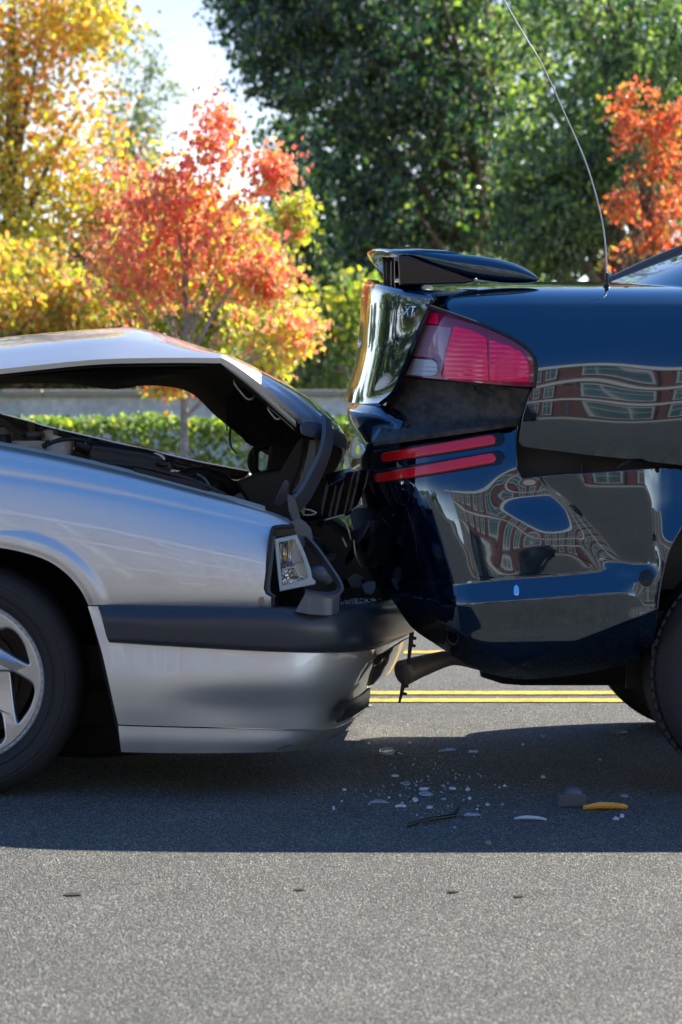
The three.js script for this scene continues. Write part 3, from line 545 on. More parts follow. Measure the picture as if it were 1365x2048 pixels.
  const lipAt = (k) => (u, v) => { const t = (u - 450) / 120; return P(u, v, lerp(6.076 + 0.052 * t, 6.085 + 0.06 * t, (v - 1484) / 21) - k); };
  part(silver, 'scuff_mark', panel([[478, 1498], [505, 1493], [520, 1490], [548, 1488], [572, 1489], [590, 1490], [576, 1494], [560, 1499], [530, 1499], [512, 1497]], lipAt(0.004), { cell: 8, t: 0.006, edge: 0.001 }), M.grey, 'dark scuff on the bumper lip');
  part(silver, 'scuff_mark', panel([[519, 1196], [527, 1194], [530, 1205], [524, 1211], [517, 1208]], (u, v) => P(u, v, side(u, v) - 0.0015), { cell: 6, t: 0.003, edge: 0.0008 }), mat([0.28, 0.25, 0.2], 0.8), 'chipped paint at the wing corner');
  // ---- lamp and its surround
  const lamp = part(silver, 'corner_lamp', plate([[549, 1078], [594, 1069], [597, 1076], [610, 1105], [622, 1138], [625, 1156], [632, 1163], [631, 1169], [560, 1183], [556, 1150]], 6.105, 0.03, 0.003, [[[555, 1083], [591, 1075], [605, 1106], [616, 1138], [619, 1157], [605, 1164], [563, 1174], [560, 1148]]]), mat([0.34, 0.42, 0.46], 0.25, { clearcoat: 1 }), 'clear corner lamp tilted out of its opening');
  const bowl = (cu, cv, ru, rv, flute) => (u, v) => P(u, v, 6.16 - 0.03 * Math.min(1.2, ((u - cu) / ru) ** 2 * 0.6 + ((v - cv) / rv) ** 2 * 0.6) + flute(u, v));
  part(lamp, 'reflector', panel([[554, 1080], [588, 1074], [590, 1100], [588, 1134], [561, 1139]], bowl(571, 1106, 17, 30, (u) => 0.0016 * Math.abs(Math.sin(u * 0.55))), { cell: 3, t: 0.003 }), M.chrome);
  part(lamp, 'lower_reflector', panel([[561, 1141], [588, 1136], [598, 1150], [618, 1156], [606, 1166], [564, 1176]], bowl(584, 1157, 24, 19, (u, v) => 0.003 * Math.abs(Math.sin(u * 0.22 + v * 0.1)) + 0.0015 * Math.sin(v * 0.5)), { cell: 2.5, t: 0.003 }), M.chrome);
  part(lamp, 'reflector_rim', prod([[560, 1140, 6.125], [588, 1134, 6.125], [600, 1152, 6.128], [618, 1157, 6.128]], 0.0016, 6, 4), M.chrome);
  part(lamp, 'white_housing', panel([[588, 1076], [593, 1077], [606, 1106], [617, 1138], [619, 1156], [600, 1151], [589, 1133]], (u, v) => P(u, v, 6.13 + 0.0004 * (u - 588)), { cell: 8, t: 0.004 }), M.white);
  part(lamp, 'inner_step', panel([[586, 1094], [601, 1092], [604, 1124], [588, 1127]], (u, v) => P(u, v, 6.126), { cell: 10, t: 0.006 }), mat([0.34, 0.34, 0.35], 0.4));
  part(lamp, 'bulb', new THREE.SphereGeometry(0.0075, 14, 10).scale(0.8, 1.15, 0.8).translate(...P(570, 1116, 6.128).toArray()), M.amber, 'amber indicator bulb');
  part(lamp, 'lens', panel([[556, 1084], [591, 1076], [605, 1106], [616, 1138], [618, 1157], [605, 1163], [563, 1173], [560, 1148]], (u, v) => P(u, v, 6.108 - 0.000004 * (u - 585) * (600 - u)), { cell: 12, t: 0.002 }), M.lens);
  part(silver, 'lamp_bowl', patch([[[538, 1060, 6.14], [580, 1056, 6.3], [640, 1080, 6.4]], [[530, 1120, 6.14], [580, 1125, 6.32], [660, 1140, 6.4]], [[530, 1190, 6.14], [580, 1195, 6.32], [675, 1190, 6.42]], [[545, 1224, 6.14], [590, 1226, 6.3], [680, 1224, 6.4]]], 0.01, TOWARD), M.black);
  part(silver, 'lamp_gasket', patch([[[547, 1072, 6.1], [552, 1072, 6.11]], [[540, 1130, 6.098], [546, 1130, 6.11]], [[535, 1182, 6.098], [541, 1178, 6.11]], [[548, 1198, 6.1], [552, 1192, 6.11]]], 0.012, TOWARD), M.grey);
  part(silver, 'black_bracket', plate([[544, 1053], [582, 1049], [590, 1062], [594, 1070], [550, 1076], [542, 1064]], 6.125, 0.02, 0.003), M.blackGloss);
  part(silver, 'lamp_trim', patch([[[591, 1223, 6.07], [612, 1185, 6.075]], [[625, 1229, 6.06], [640, 1190, 6.07]], [[660, 1230, 6.075], [662, 1192, 6.085]], [[678, 1224, 6.11], [681, 1184, 6.115]]], 0.006, TOWARD, 6, 6), M.greyPaint, 'grey lamp surround trim bent away from the wing');
  part(silver, 'lamp_trim_edge', patch([[[612, 1184, 6.072], [612, 1178, 6.1]], [[640, 1189, 6.068], [640, 1183, 6.11]], [[664, 1191, 6.082], [662, 1183, 6.12]], [[682, 1182, 6.11], [674, 1177, 6.15]], [[680, 1164, 6.13], [671, 1168, 6.16]], [[657, 1128, 6.14], [648, 1133, 6.17]], [[634, 1096, 6.15], [626, 1101, 6.18]], [[612, 1072, 6.16], [607, 1079, 6.19]]], 0.006, V(0, 0.5, 1), 4, 6), M.greyPaint);
  part(silver, 'lamp_socket', prod([[622, 1150, 6.2], [640, 1148, 6.2], [660, 1160, 6.22]], [0.018, 0.022, 0.015], 12), mat([0.13, 0.15, 0.17], 0.4));
  part(silver, 'wing_tip', panel([[584, 1044], [600, 1038], [612, 1046], [622, 1058], [626, 1078], [622, 1084], [616, 1070], [610, 1086], [606, 1100], [597, 1076], [590, 1060]], (u, v) => P(u, v, 6.17 + 0.0006 * (u - 590)), { cell: 8, t: 0.004 }), M.grey, 'crumpled grey plate at the wing tip');

  // ---- inner parts
  const dark = (n, g) => part(silver, n, g, M.matte);
  dark('engine_block', join([box(-0.75, 0.55, -6.75, 1.0, 0.36, 0.8, 0.05), box(-0.35, 0.42, -6.75, 0.5, 0.4, 1.0, 0.05)]));
  part(silver, 'underbody', box(-1.15, 0.2, -6.95, 1.9, 0.11, 1.15, 0.02), M.dark);
  part(silver, 'splash_shield', patch([[[-60, 1330, 6.5], [120, 1350, 6.47], [262, 1380, 6.3]], [[-60, 1480, 6.5], [140, 1500, 6.46], [262, 1500, 6.3]], [[-40, 1495, 6.65], [165, 1514, 6.6], [300, 1506, 6.4]]], 0.01, TOWARD), M.dark);
  part(silver, 'firewall', box(-1.7, 0.72, -6.85, 0.1, 0.55, 1.3), M.silver);
  part(silver, 'wheel_arch_liner', patch([[[178, 1209, 6.12], [185, 1209, 6.35]], [[243, 1504, 6.14], [250, 1500, 6.36]]], 0.01, V(-1, 0, 1)), M.black);
  part(silver, 'wheel_arch_roof', join([patch([[[-335, 1212, 6.10], [-320, 1205, 6.42]], [[-268, 1124, 6.1], [-250, 1124, 6.42]], [[-75, 1086, 6.1], [-75, 1090, 6.42]], [[100, 1122, 6.1], [95, 1126, 6.42]], [[165, 1180, 6.1], [160, 1180, 6.42]], [[190, 1225, 6.13], [185, 1220, 6.42]], [[252, 1500, 6.16], [240, 1490, 6.42]]], 0.006, V(0, -1, 0.2)), box(-1.0, 0.5, -6.43, 0.95, 0.7, 0.02)]), M.black);
  // far wing with its gutter
  part(silver, 'far_wing_rail', patch([[[-260, 760, 7.45], [40, 836, 7.45], [100, 853, 7.45], [300, 899, 7.45], [400, 922, 7.45], [500, 941, 7.45]], [[-260, 763, 7.42], [40, 839, 7.42], [100, 856, 7.42], [300, 902, 7.42], [400, 925, 7.42], [499, 944, 7.42]], [[-260, 776, 7.41], [40, 852, 7.41], [100, 869, 7.41], [300, 915, 7.41], [400, 938, 7.41], [494, 952, 7.41]], [[-260, 780, 7.39], [40, 856, 7.39], [100, 873, 7.39], [300, 919, 7.39], [400, 941, 7.39], [488, 956, 7.39]], [[-260, 794, 7.38], [40, 870, 7.38], [100, 888, 7.38], [300, 936, 7.38], [400, 952, 7.38], [472, 964, 7.38]], [[-260, 850, 7.4], [40, 900, 7.4], [100, 930, 7.4], [300, 970, 7.4], [400, 985, 7.4], [460, 1000, 7.4]]], 0.02, V(0, 0.3, 1), 5, 5), mat([0.86, 0.80, 0.70], 0.25, { metalness: 0.85 }), 'beige inner edge of the far front wing');
  part(silver, 'far_wing', panel([[-260, 772], [40, 848], [300, 910], [500, 948], [540, 1100], [500, 1300], [-260, 1300]], (u, v) => P(u, v, 7.6), { cell: 40, t: 0.01 }), M.silver);
  const strut = part(silver, 'strut_mount', new THREE.CylinderGeometry(0.036, 0.04, 0.012, 24).translate(...P(62, 868, 6.55).toArray()), M.grey);
  part(strut, 'nut', new THREE.CylinderGeometry(0.011, 0.012, 0.028, 6).translate(...P(62, 855, 6.55).toArray()), M.rust);
  part(strut, 'cup', new THREE.CylinderGeometry(0.03, 0.034, 0.03, 24).translate(...P(62, 882, 6.55).toArray()), M.black);
  for (const [x, y] of [[24, 874], [112, 868], [96, 890]]) part(strut, 'stud', new THREE.CylinderGeometry(0.006, 0.008, 0.03, 6).translate(...P(x, y, 6.5).toArray()), M.rust);
  part(silver, 'strut_tower', new THREE.CylinderGeometry(0.075, 0.09, 0.06, 28).translate(...P(55, 903, 6.56).toArray()), M.beige);
  part(silver, 'washer_bottle', new THREE.CylinderGeometry(0.032, 0.036, 0.05, 20).rotateZ(-0.3).translate(...P(122, 893, 6.42).toArray()), M.white, 'white plastic washer bottle neck');
  part(silver, 'bottle_cap', new THREE.SphereGeometry(0.02, 16, 10).translate(...P(97, 872, 6.6).toArray()), M.white);
  part(silver, 'hose', prod([[85, 893, 6.35], [120, 880, 6.36], [155, 878, 6.38], [190, 888, 6.4], [215, 905, 6.45]], 0.006, 8), M.black);
  part(silver, 'pump', new THREE.CylinderGeometry(0.02, 0.02, 0.04, 16).rotateZ(1.2).translate(...P(168, 893, 6.4).toArray()), M.black);
  part(silver, 'pump_clip', new THREE.TorusGeometry(0.017, 0.003, 8, 20).rotateY(1.1).translate(...P(178, 891, 6.4).toArray()), M.steel);
  part(silver, 'air_box', patch([[[178, 950, 6.3], [330, 985, 6.3], [345, 985, 6.3]], [[182, 905, 6.3], [325, 930, 6.3], [340, 945, 6.3]], [[190, 884, 6.33], [300, 903, 6.33], [325, 918, 6.33]], [[205, 882, 6.6], [310, 902, 6.6], [335, 918, 6.6]]], 0.02, V(0, 0.5, 1), 6, 6), M.black, 'black plastic air box beside the wing');
  part(silver, 'air_box_bracket', prod([[308, 906, 6.32], [322, 912, 6.32], [332, 926, 6.32], [336, 940, 6.32], [350, 944, 6.33]], [0.006, 0.009, 0.006, 0.003, 0.002], 6), M.steel);
  part(silver, 'radiator_hose', prod([[350, 962, 6.5], [390, 948, 6.55], [430, 955, 6.6], [470, 980, 6.65]], 0.02, 12, 6), M.black);
  part(silver, 'wiring_loom', prod([[200, 925, 6.28], [270, 930, 6.27], [330, 944, 6.27], [380, 958, 6.26], [415, 972, 6.26], [450, 990, 6.28]], 0.005, 8, 5), M.soot);
  part(silver, 'wiring_loom', prod([[395, 948, 6.3], [410, 958, 6.29], [419, 972, 6.29]], 0.0035, 8, 5), M.grey);
  part(silver, 'fuse_box', plate([[-60, 880], [10, 870], [20, 905], [-60, 915]], 6.4, 0.12, 0.008), M.black);
  part(silver, 'coolant_cap', new THREE.CylinderGeometry(0.022, 0.024, 0.02, 18).translate(...P(4, 862, 6.7).toArray()), mat([0.3, 0.3, 0.3], 0.6));
  part(silver, 'slam_panel', patch([[[270, 935, 6.25], [340, 952, 6.25], [395, 965, 6.25], [420, 980, 6.25]], [[290, 938, 6.5], [350, 945, 6.5], [400, 952, 6.5], [440, 965, 6.5]], [[380, 975, 7.2], [420, 970, 7.2], [450, 965, 7.2], [500, 960, 7.2]]], 0.03, UPWARD), M.black);
  part(silver, 'hood_hinge', patch([[[-40, 800, 6.55], [60, 866, 6.55]], [[-40, 806, 6.5], [52, 868, 6.5]], [[-40, 826, 6.5], [36, 872, 6.5]]], 0.012, V(0, 0.4, 1)), M.soot);

  // ---- hood, pushed up and folded
  const hood = [
    [[-330, 768, 6.26], [-180, 756, 6.24], [0, 738, 6.24], [180, 720, 6.24], [300, 716, 6.25], [425, 716, 6.26], [452, 720, 6.27], [500, 752, 6.28], [555, 795, 6.31], [594, 828, 6.34], [606, 846, 6.36]],
    [[-330, 757, 6.32], [-180, 743, 6.31], [0, 722, 6.31], [180, 703, 6.31], [300, 700, 6.32], [425, 706, 6.33], [458, 714, 6.35], [512, 748, 6.36], [575, 792, 6.39], [618, 828, 6.42], [634, 848, 6.44]],
    [[-325, 735, 6.5], [-172, 715, 6.5], [12, 694, 6.5], [195, 676, 6.5], [308, 680, 6.5], [428, 703, 6.5], [466, 716, 6.5], [535, 750, 6.5], [598, 788, 6.53], [648, 832, 6.55], [664, 858, 6.56]],
    [[-300, 716, 6.95], [-140, 692, 6.95], [40, 671, 6.95], [215, 656, 6.95], [288, 658, 6.95], [400, 694, 6.95], [470, 718, 6.95], [548, 757, 6.95], [615, 795, 6.95], [668, 838, 6.95], [692, 872, 6.95]],
    [[-230, 740, 7.3], [-80, 712, 7.3], [90, 690, 7.3], [235, 682, 7.3], [300, 690, 7.3], [390, 720, 7.3], [460, 752, 7.3], [540, 795, 7.3], [605, 835, 7.3], [655, 875, 7.3], [684, 905, 7.3]],
    [[-150, 775, 7.62], [-20, 756, 7.62], [130, 752, 7.62], [230, 764, 7.62], [300, 756, 7.62], [380, 768, 7.62], [445, 818, 7.62], [520, 870, 7.62], [580, 905, 7.62], [630, 935, 7.62], [655, 950, 7.62]]];
  const hp = part(silver, 'hood', patch(hood, 0.014, UPWARD, 8, 8), M.silver, 'silver hood buckled up and folded at the front');
  const under = hood.map((r, i) => r.map(([a, b, c], j) => [a - (j > 5 ? 12 : 4), b + (i === 0 || i === 5 ? 15 : 24) + (j > 6 ? 8 : 0), c + (i === 0 ? 0.012 : i === 5 ? -0.012 : 0)]));
  part(hp, 'hood_underside', patch(under, 0.008, V(0, -1, 0.2), 7, 7), M.matte);
  part(hp, 'hood_inner_rail', prod([[-250, 772, 6.27], [0, 748, 6.27], [180, 730, 6.27], [300, 727, 6.27], [415, 726, 6.28]], 0.008, 8, 6), M.soot);
  part(hp, 'hood_insulation', patch([[[40, 752, 6.6], [200, 742, 6.6], [330, 738, 6.6], [400, 738, 6.6]], [[60, 750, 7.0], [200, 768, 7.0], [240, 768, 7.0], [350, 748, 7.0]], [[90, 752, 7.4], [210, 764, 7.4], [260, 764, 7.4], [350, 752, 7.4]]], 0.02, V(0, -1, 0.3), 8, 6), M.matte);
  part(hp, 'torn_insulation', panel([[452, 795], [520, 770], [590, 812], [604, 850], [606, 880], [572, 896], [560, 893], [530, 890], [505, 892], [492, 884], [486, 872], [476, 868], [470, 856], [460, 858], [455, 846]], (u, v) => P(u, v, 6.62 + 0.0006 * (v - 830) - 0.0004 * (u - 530)), { cell: 12, t: 0.025 }), M.matte, 'torn black insulation hanging under the hood');
  part(hp, 'frayed_strand', prod([[462, 855, 6.64], [460, 878, 6.64], [464, 895, 6.64], [475, 908, 6.64]], [0.003, 0.0035, 0.003, 0.002], 6), M.black);
  part(hp, 'frayed_strand', prod([[455, 848, 6.64], [454, 862, 6.64]], [0.003, 0.002], 6), M.black);
  for (const [x, y, k] of [[486, 772, 1], [547, 822, 0.62]]) part(hp, 'latch_loop', prod([[x - 12 * k, y - 24 * k, 6.36], [x - 17 * k, y - 8 * k, 6.345], [x - 4 * k, y + 12 * k, 6.34], [x + 10 * k, y + 26 * k, 6.34], [x + 22 * k, y + 22 * k, 6.345], [x + 28 * k, y + 4 * k, 6.36]], 0.0032 * (0.6 + 0.4 * k), 8, 6), M.steel);
  part(hp, 'hood_front_edge', patch([[[444, 725, 6.272], [496, 761, 6.285], [551, 805, 6.315], [592, 841, 6.345]], [[449, 733, 6.275], [500, 772, 6.29], [553, 818, 6.32], [592, 852, 6.35]], [[452, 738, 6.32], [502, 782, 6.33], [552, 828, 6.35], [590, 862, 6.38]]], 0.004, V(-0.3, -0.3, 1), 6, 5), mat([0.42, 0.39, 0.34], 0.4, { metalness: 0.2 }));
  part(hp, 'hood_nose', patch([[[604, 842, 6.36], [636, 846, 6.44], [664, 856, 6.56], [690, 870, 6.95], [684, 904, 7.3]], [[604, 858, 6.345], [640, 862, 6.42], [670, 872, 6.54], [695, 884, 6.95], [686, 915, 7.3]], [[612, 872, 6.36], [640, 880, 6.43], [672, 892, 6.56], [690, 900, 6.95], [682, 925, 7.3]], [[640, 868, 6.46], [652, 876, 6.5], [670, 888, 6.6], [676, 894, 6.95], [668, 920, 7.3]]], 0.006, V(0.4, 0.2, 1), 7, 7), mat([0.10, 0.12, 0.15], 0.55, { metalness: 0.3 }));
  // grille frame and front carrier
  part(silver, 'grille_frame', patch([[[650, 828, 6.42], [662, 842, 6.44]], [[652, 860, 6.38], [667, 866, 6.42]], [[645, 900, 6.34], [664, 902, 6.38]], [[625, 945, 6.31], [645, 952, 6.36]], [[602, 985, 6.29], [622, 998, 6.34]], [[586, 1000, 6.28], [600, 1024, 6.33]]], 0.012, TOWARD, 6, 7), M.greyPaint, 'bent dark grey grille frame');
  part(silver, 'grille_side_plate', patch([[[620, 880, 6.46], [632, 876, 6.44]], [[612, 920, 6.42], [630, 915, 6.4]], [[600, 960, 6.38], [620, 950, 6.36]], [[585, 985, 6.36], [600, 980, 6.34]]], 0.02, TOWARD), mat([0.17, 0.145, 0.11], 0.7), 'rusty brown bracket behind the grille frame');
  part(silver, 'front_carrier', join([plate([[470, 965], [520, 945], [560, 940], [596, 880], [612, 868], [606, 930], [584, 985], [600, 1030], [620, 1060], [560, 1040], [500, 1012]], 6.6, 0.25, 0.01), plate([[540, 890], [610, 880], [600, 960], [560, 1010], [530, 960]], 6.9, 0.2, 0.01)]), M.black);
  part(silver, 'fan_ring', new THREE.TorusGeometry(0.045, 0.012, 10, 32).translate(...P(533, 922, 7.0).toArray()), M.black);
  part(silver, 'fan_shroud', plate([[510, 892], [518, 890], [516, 950], [560, 945], [575, 895], [600, 895], [600, 1000], [470, 985], [512, 940]], 7.05, 0.04, 0.004), M.black);
  part(silver, 'radiator_post', prod([[509, 895, 6.9], [510, 945, 6.9]], 0.004, 6), M.black);
  part(silver, 'bent_shard', panel([[572, 962], [576, 966], [576, 1000], [560, 1012], [550, 1008], [560, 985]], (u, v) => P(u, v, 6.3 + (v - 962) * 0.0008), { cell: 8, t: 0.004 }), M.grey);
  part(silver, 'bent_shard', panel([[578, 990], [590, 996], [600, 1030], [604, 1050], [590, 1046], [580, 1020]], (u, v) => P(u, v, 6.26 + (u - 580) * 0.001), { cell: 8, t: 0.004 }), M.grey);
  part(silver, 'crushed_grille', join([panel([[655, 965], [705, 945], [735, 940], [740, 950], [716, 1010], [690, 1030], [645, 1035], [640, 1000]], (u, v) => P(u, v, 6.5 + 0.008 * Math.sin(u * 0.22 + v * 0.05) + 0.0004 * (u - 640)), { cell: 5, t: 0.01 }), panel([[650, 950], [700, 935], [722, 945], [660, 968]], (u, v) => P(u, v, 6.55 + (950 - v) * 0.006), { cell: 8, t: 0.006 })]), M.blackGloss, 'crushed black plastic between the two cars');
  part(silver, 'lower_carrier', join([plate([[600, 1040], [660, 1035], [720, 1080], [775, 1180], [790, 1215], [660, 1220], [640, 1130]], 6.70, 0.4, 0.02), plate([[560, 1060], [640, 1080], [690, 1220], [560, 1226]], 6.45, 0.1, 0.01)]), M.black);
  part(silver, 'bent_support', plate([[618, 975], [650, 955], [668, 950], [660, 1000], [650, 1045], [606, 1045]], 6.8, 0.05, 0.006), M.black);
  { const q = rng(451); for (let i = 0; i < 16; i++) { const u = 640 + q() * 120, v = 1010 + q() * 170, a = q() * 6.28, w = 10 + q() * 26, h = 5 + q() * 12, o = []; if (u < 690 && v > 1120) continue; for (let k = 0; k < 6; k++) { const t = (k / 6) * 6.28, r2 = 0.55 + 0.45 * q(), x = Math.cos(t) * w * r2, y = Math.sin(t) * h * r2; o.push([u + x * Math.cos(a) - y * Math.sin(a), v + x * Math.sin(a) + y * Math.cos(a)]); } const ku = (q() - 0.5) * 0.004, kv = (q() - 0.5) * 0.004, d0 = 6.5 + q() * 0.1; part(silver, 'broken_plastic', panel(o, (x, y) => P(x, y, d0 + ku * (x - u) + kv * (y - v)), { cell: 8, t: 0.004 }), [M.blackGloss, M.grey, M.black, M.strip][i % 4]); } }
  for (const [a, b, c] of [[[604, 1018, 6.36], [620, 1020, 6.36], [634, 1026, 6.36]], [[606, 1030, 6.36], [622, 1030, 6.36], [632, 1027, 6.36]], [[650, 1040, 6.42], [680, 1032, 6.42], [690, 1030, 6.42]]]) part(silver, 'bent_wire', prod([a, b, c], 0.003, 6), M.steel);
  for (const q of [[[690, 1040, 6.36], [698, 1062, 6.36], [702, 1080, 6.36]], [[708, 1080, 6.36], [712, 1110, 6.36], [724, 1135, 6.38]], [[685, 1075, 6.35], [692, 1090, 6.35], [694, 1094, 6.35]]]) part(silver, 'bent_wire', prod(q, [0.002, 0.0035, 0.002], 6), M.steel);

  // ---- front wheel
  const hub = P(-75, 1363, 6.13), wheel = part(silver, 'front_wheel', (() => { // tyre
    const R = 0.311, prof = [[0.205, 0.01], [0.222, -0.012], [0.236, -0.019], [0.239, -0.0165], [0.25, -0.0225], [0.268, -0.0235], [0.271, -0.0205], [0.28, -0.019], [0.298, -0.004], [0.308, 0.02], [R, 0.045], [R, 0.16], [0.30, 0.19], [0.26, 0.205], [0.205, 0.195]];
    return new THREE.LatheGeometry(along(prof.map(([r, z]) => V(r, z, 0)), 4).map((p) => new THREE.Vector2(p.x, p.y)), 96).rotateX(-Math.PI / 2).translate(hub.x, hub.y, hub.z);
  })(), M.tyre);
  const s = new THREE.Shape(); s.absarc(0, 0, 0.206, 0, Math.PI * 2);
  const hole = [[97, -18], [105, -21], [130, -8], [148, 5], [151, 27], [143, 52], [130, 72], [117, 87], [110, 77], [103, 37]];
  for (let i = 0; i < 7; i++) { const a = (i * 2 * Math.PI) / 7, c = Math.cos(a), q = Math.sin(a), pts = hole.map(([x, y]) => new THREE.Vector2((x * c + y * q) / 800, (x * q - y * c) / 800)); s.holes.push(new THREE.Path(new THREE.SplineCurve([...pts, pts[0]]).getPoints(40))); }
  const rimFace = new THREE.ExtrudeGeometry(s, { depth: 0.03, bevelEnabled: true, bevelSize: 0.007, bevelThickness: 0.009, bevelOffset: -0.004, bevelSegments: 4, curveSegments: 48 });
  { const p = rimFace.attributes.position; for (let i = 0; i < p.count; i++) { const r = Math.hypot(p.getX(i), p.getY(i)); p.setZ(i, p.getZ(i) - 0.03 * sm(0.2, 0.04, r) + 0.004); } rimFace.computeVertexNormals(); }
  part(wheel, 'rim', rimFace.translate(hub.x, hub.y, hub.z - 0.036), M.alloy, 'silver multi-spoke alloy rim');
  { const tex = speck([0.6, 0.6, 0.6], 91, 1.3, 128); tex.repeat.set(60, 2); const bm = speck([0.5, 0.5, 0.5], 93, 1.6, 128); bm.repeat.set(50, 2); bm.colorSpace = THREE.NoColorSpace;
    part(wheel, 'rim_lip', new THREE.LatheGeometry(along([[0.185, -0.1], [0.192, -0.03], [0.196, -0.006], [0.206, 0.006], [0.214, 0.004], [0.218, -0.006]].map(([r, z]) => V(r, -z, 0)), 3).map((p) => new THREE.Vector2(p.x, p.y)), 96).rotateX(-Math.PI / 2).translate(hub.x, hub.y, hub.z), new THREE.MeshPhysicalMaterial({ map: tex, bumpMap: bm, bumpScale: 0.0012, roughness: 0.5, metalness: 0.6 }), 'kerb-scuffed rim edge'); }
  part(wheel, 'brake_disc', new THREE.CylinderGeometry(0.135, 0.135, 0.02, 48).rotateX(Math.PI / 2).translate(hub.x, hub.y, hub.z - 0.1), mat([0.12, 0.1, 0.085], 0.6, { metalness: 0.5 }));
  part(wheel, 'brake_backing_plate', new THREE.CylinderGeometry(0.165, 0.165, 0.01, 48).rotateX(Math.PI / 2).translate(hub.x, hub.y, hub.z - 0.15), mat([0.14, 0.12, 0.10], 0.8));
  const far = part(silver, 'far_wheel', new THREE.CylinderGeometry(0.31, 0.31, 0.19, 64).rotateX(Math.PI / 2).translate(hub.x, 0.31, -7.5), M.tyre);
  // glass crumbs lying on the bumper top
  const r = rng(401), crumbs = []; for (let i = 0; i < 150; i++) { const f = r(), q = P(668 + r() * 60 + f * 40, 1211 - f * 12, 6.24 + f * 0.3); const g = new THREE.TetrahedronGeometry(0.0012 + 0.0032 * r() * r() * r()).rotateX(r() * 6).rotateY(r() * 6); crumbs.push(g.translate(q.x, q.y + 0.004, q.z)); }
  const cr = solo('glass_crumbs', join(crumbs), mat([0.5, 0.55, 0.6], 0.15), P(700, 1208, 6.35), 'glass crumbs lying on top of the silver car bumper', 'broken glass'); cr.userData.kind = 'stuff';
}

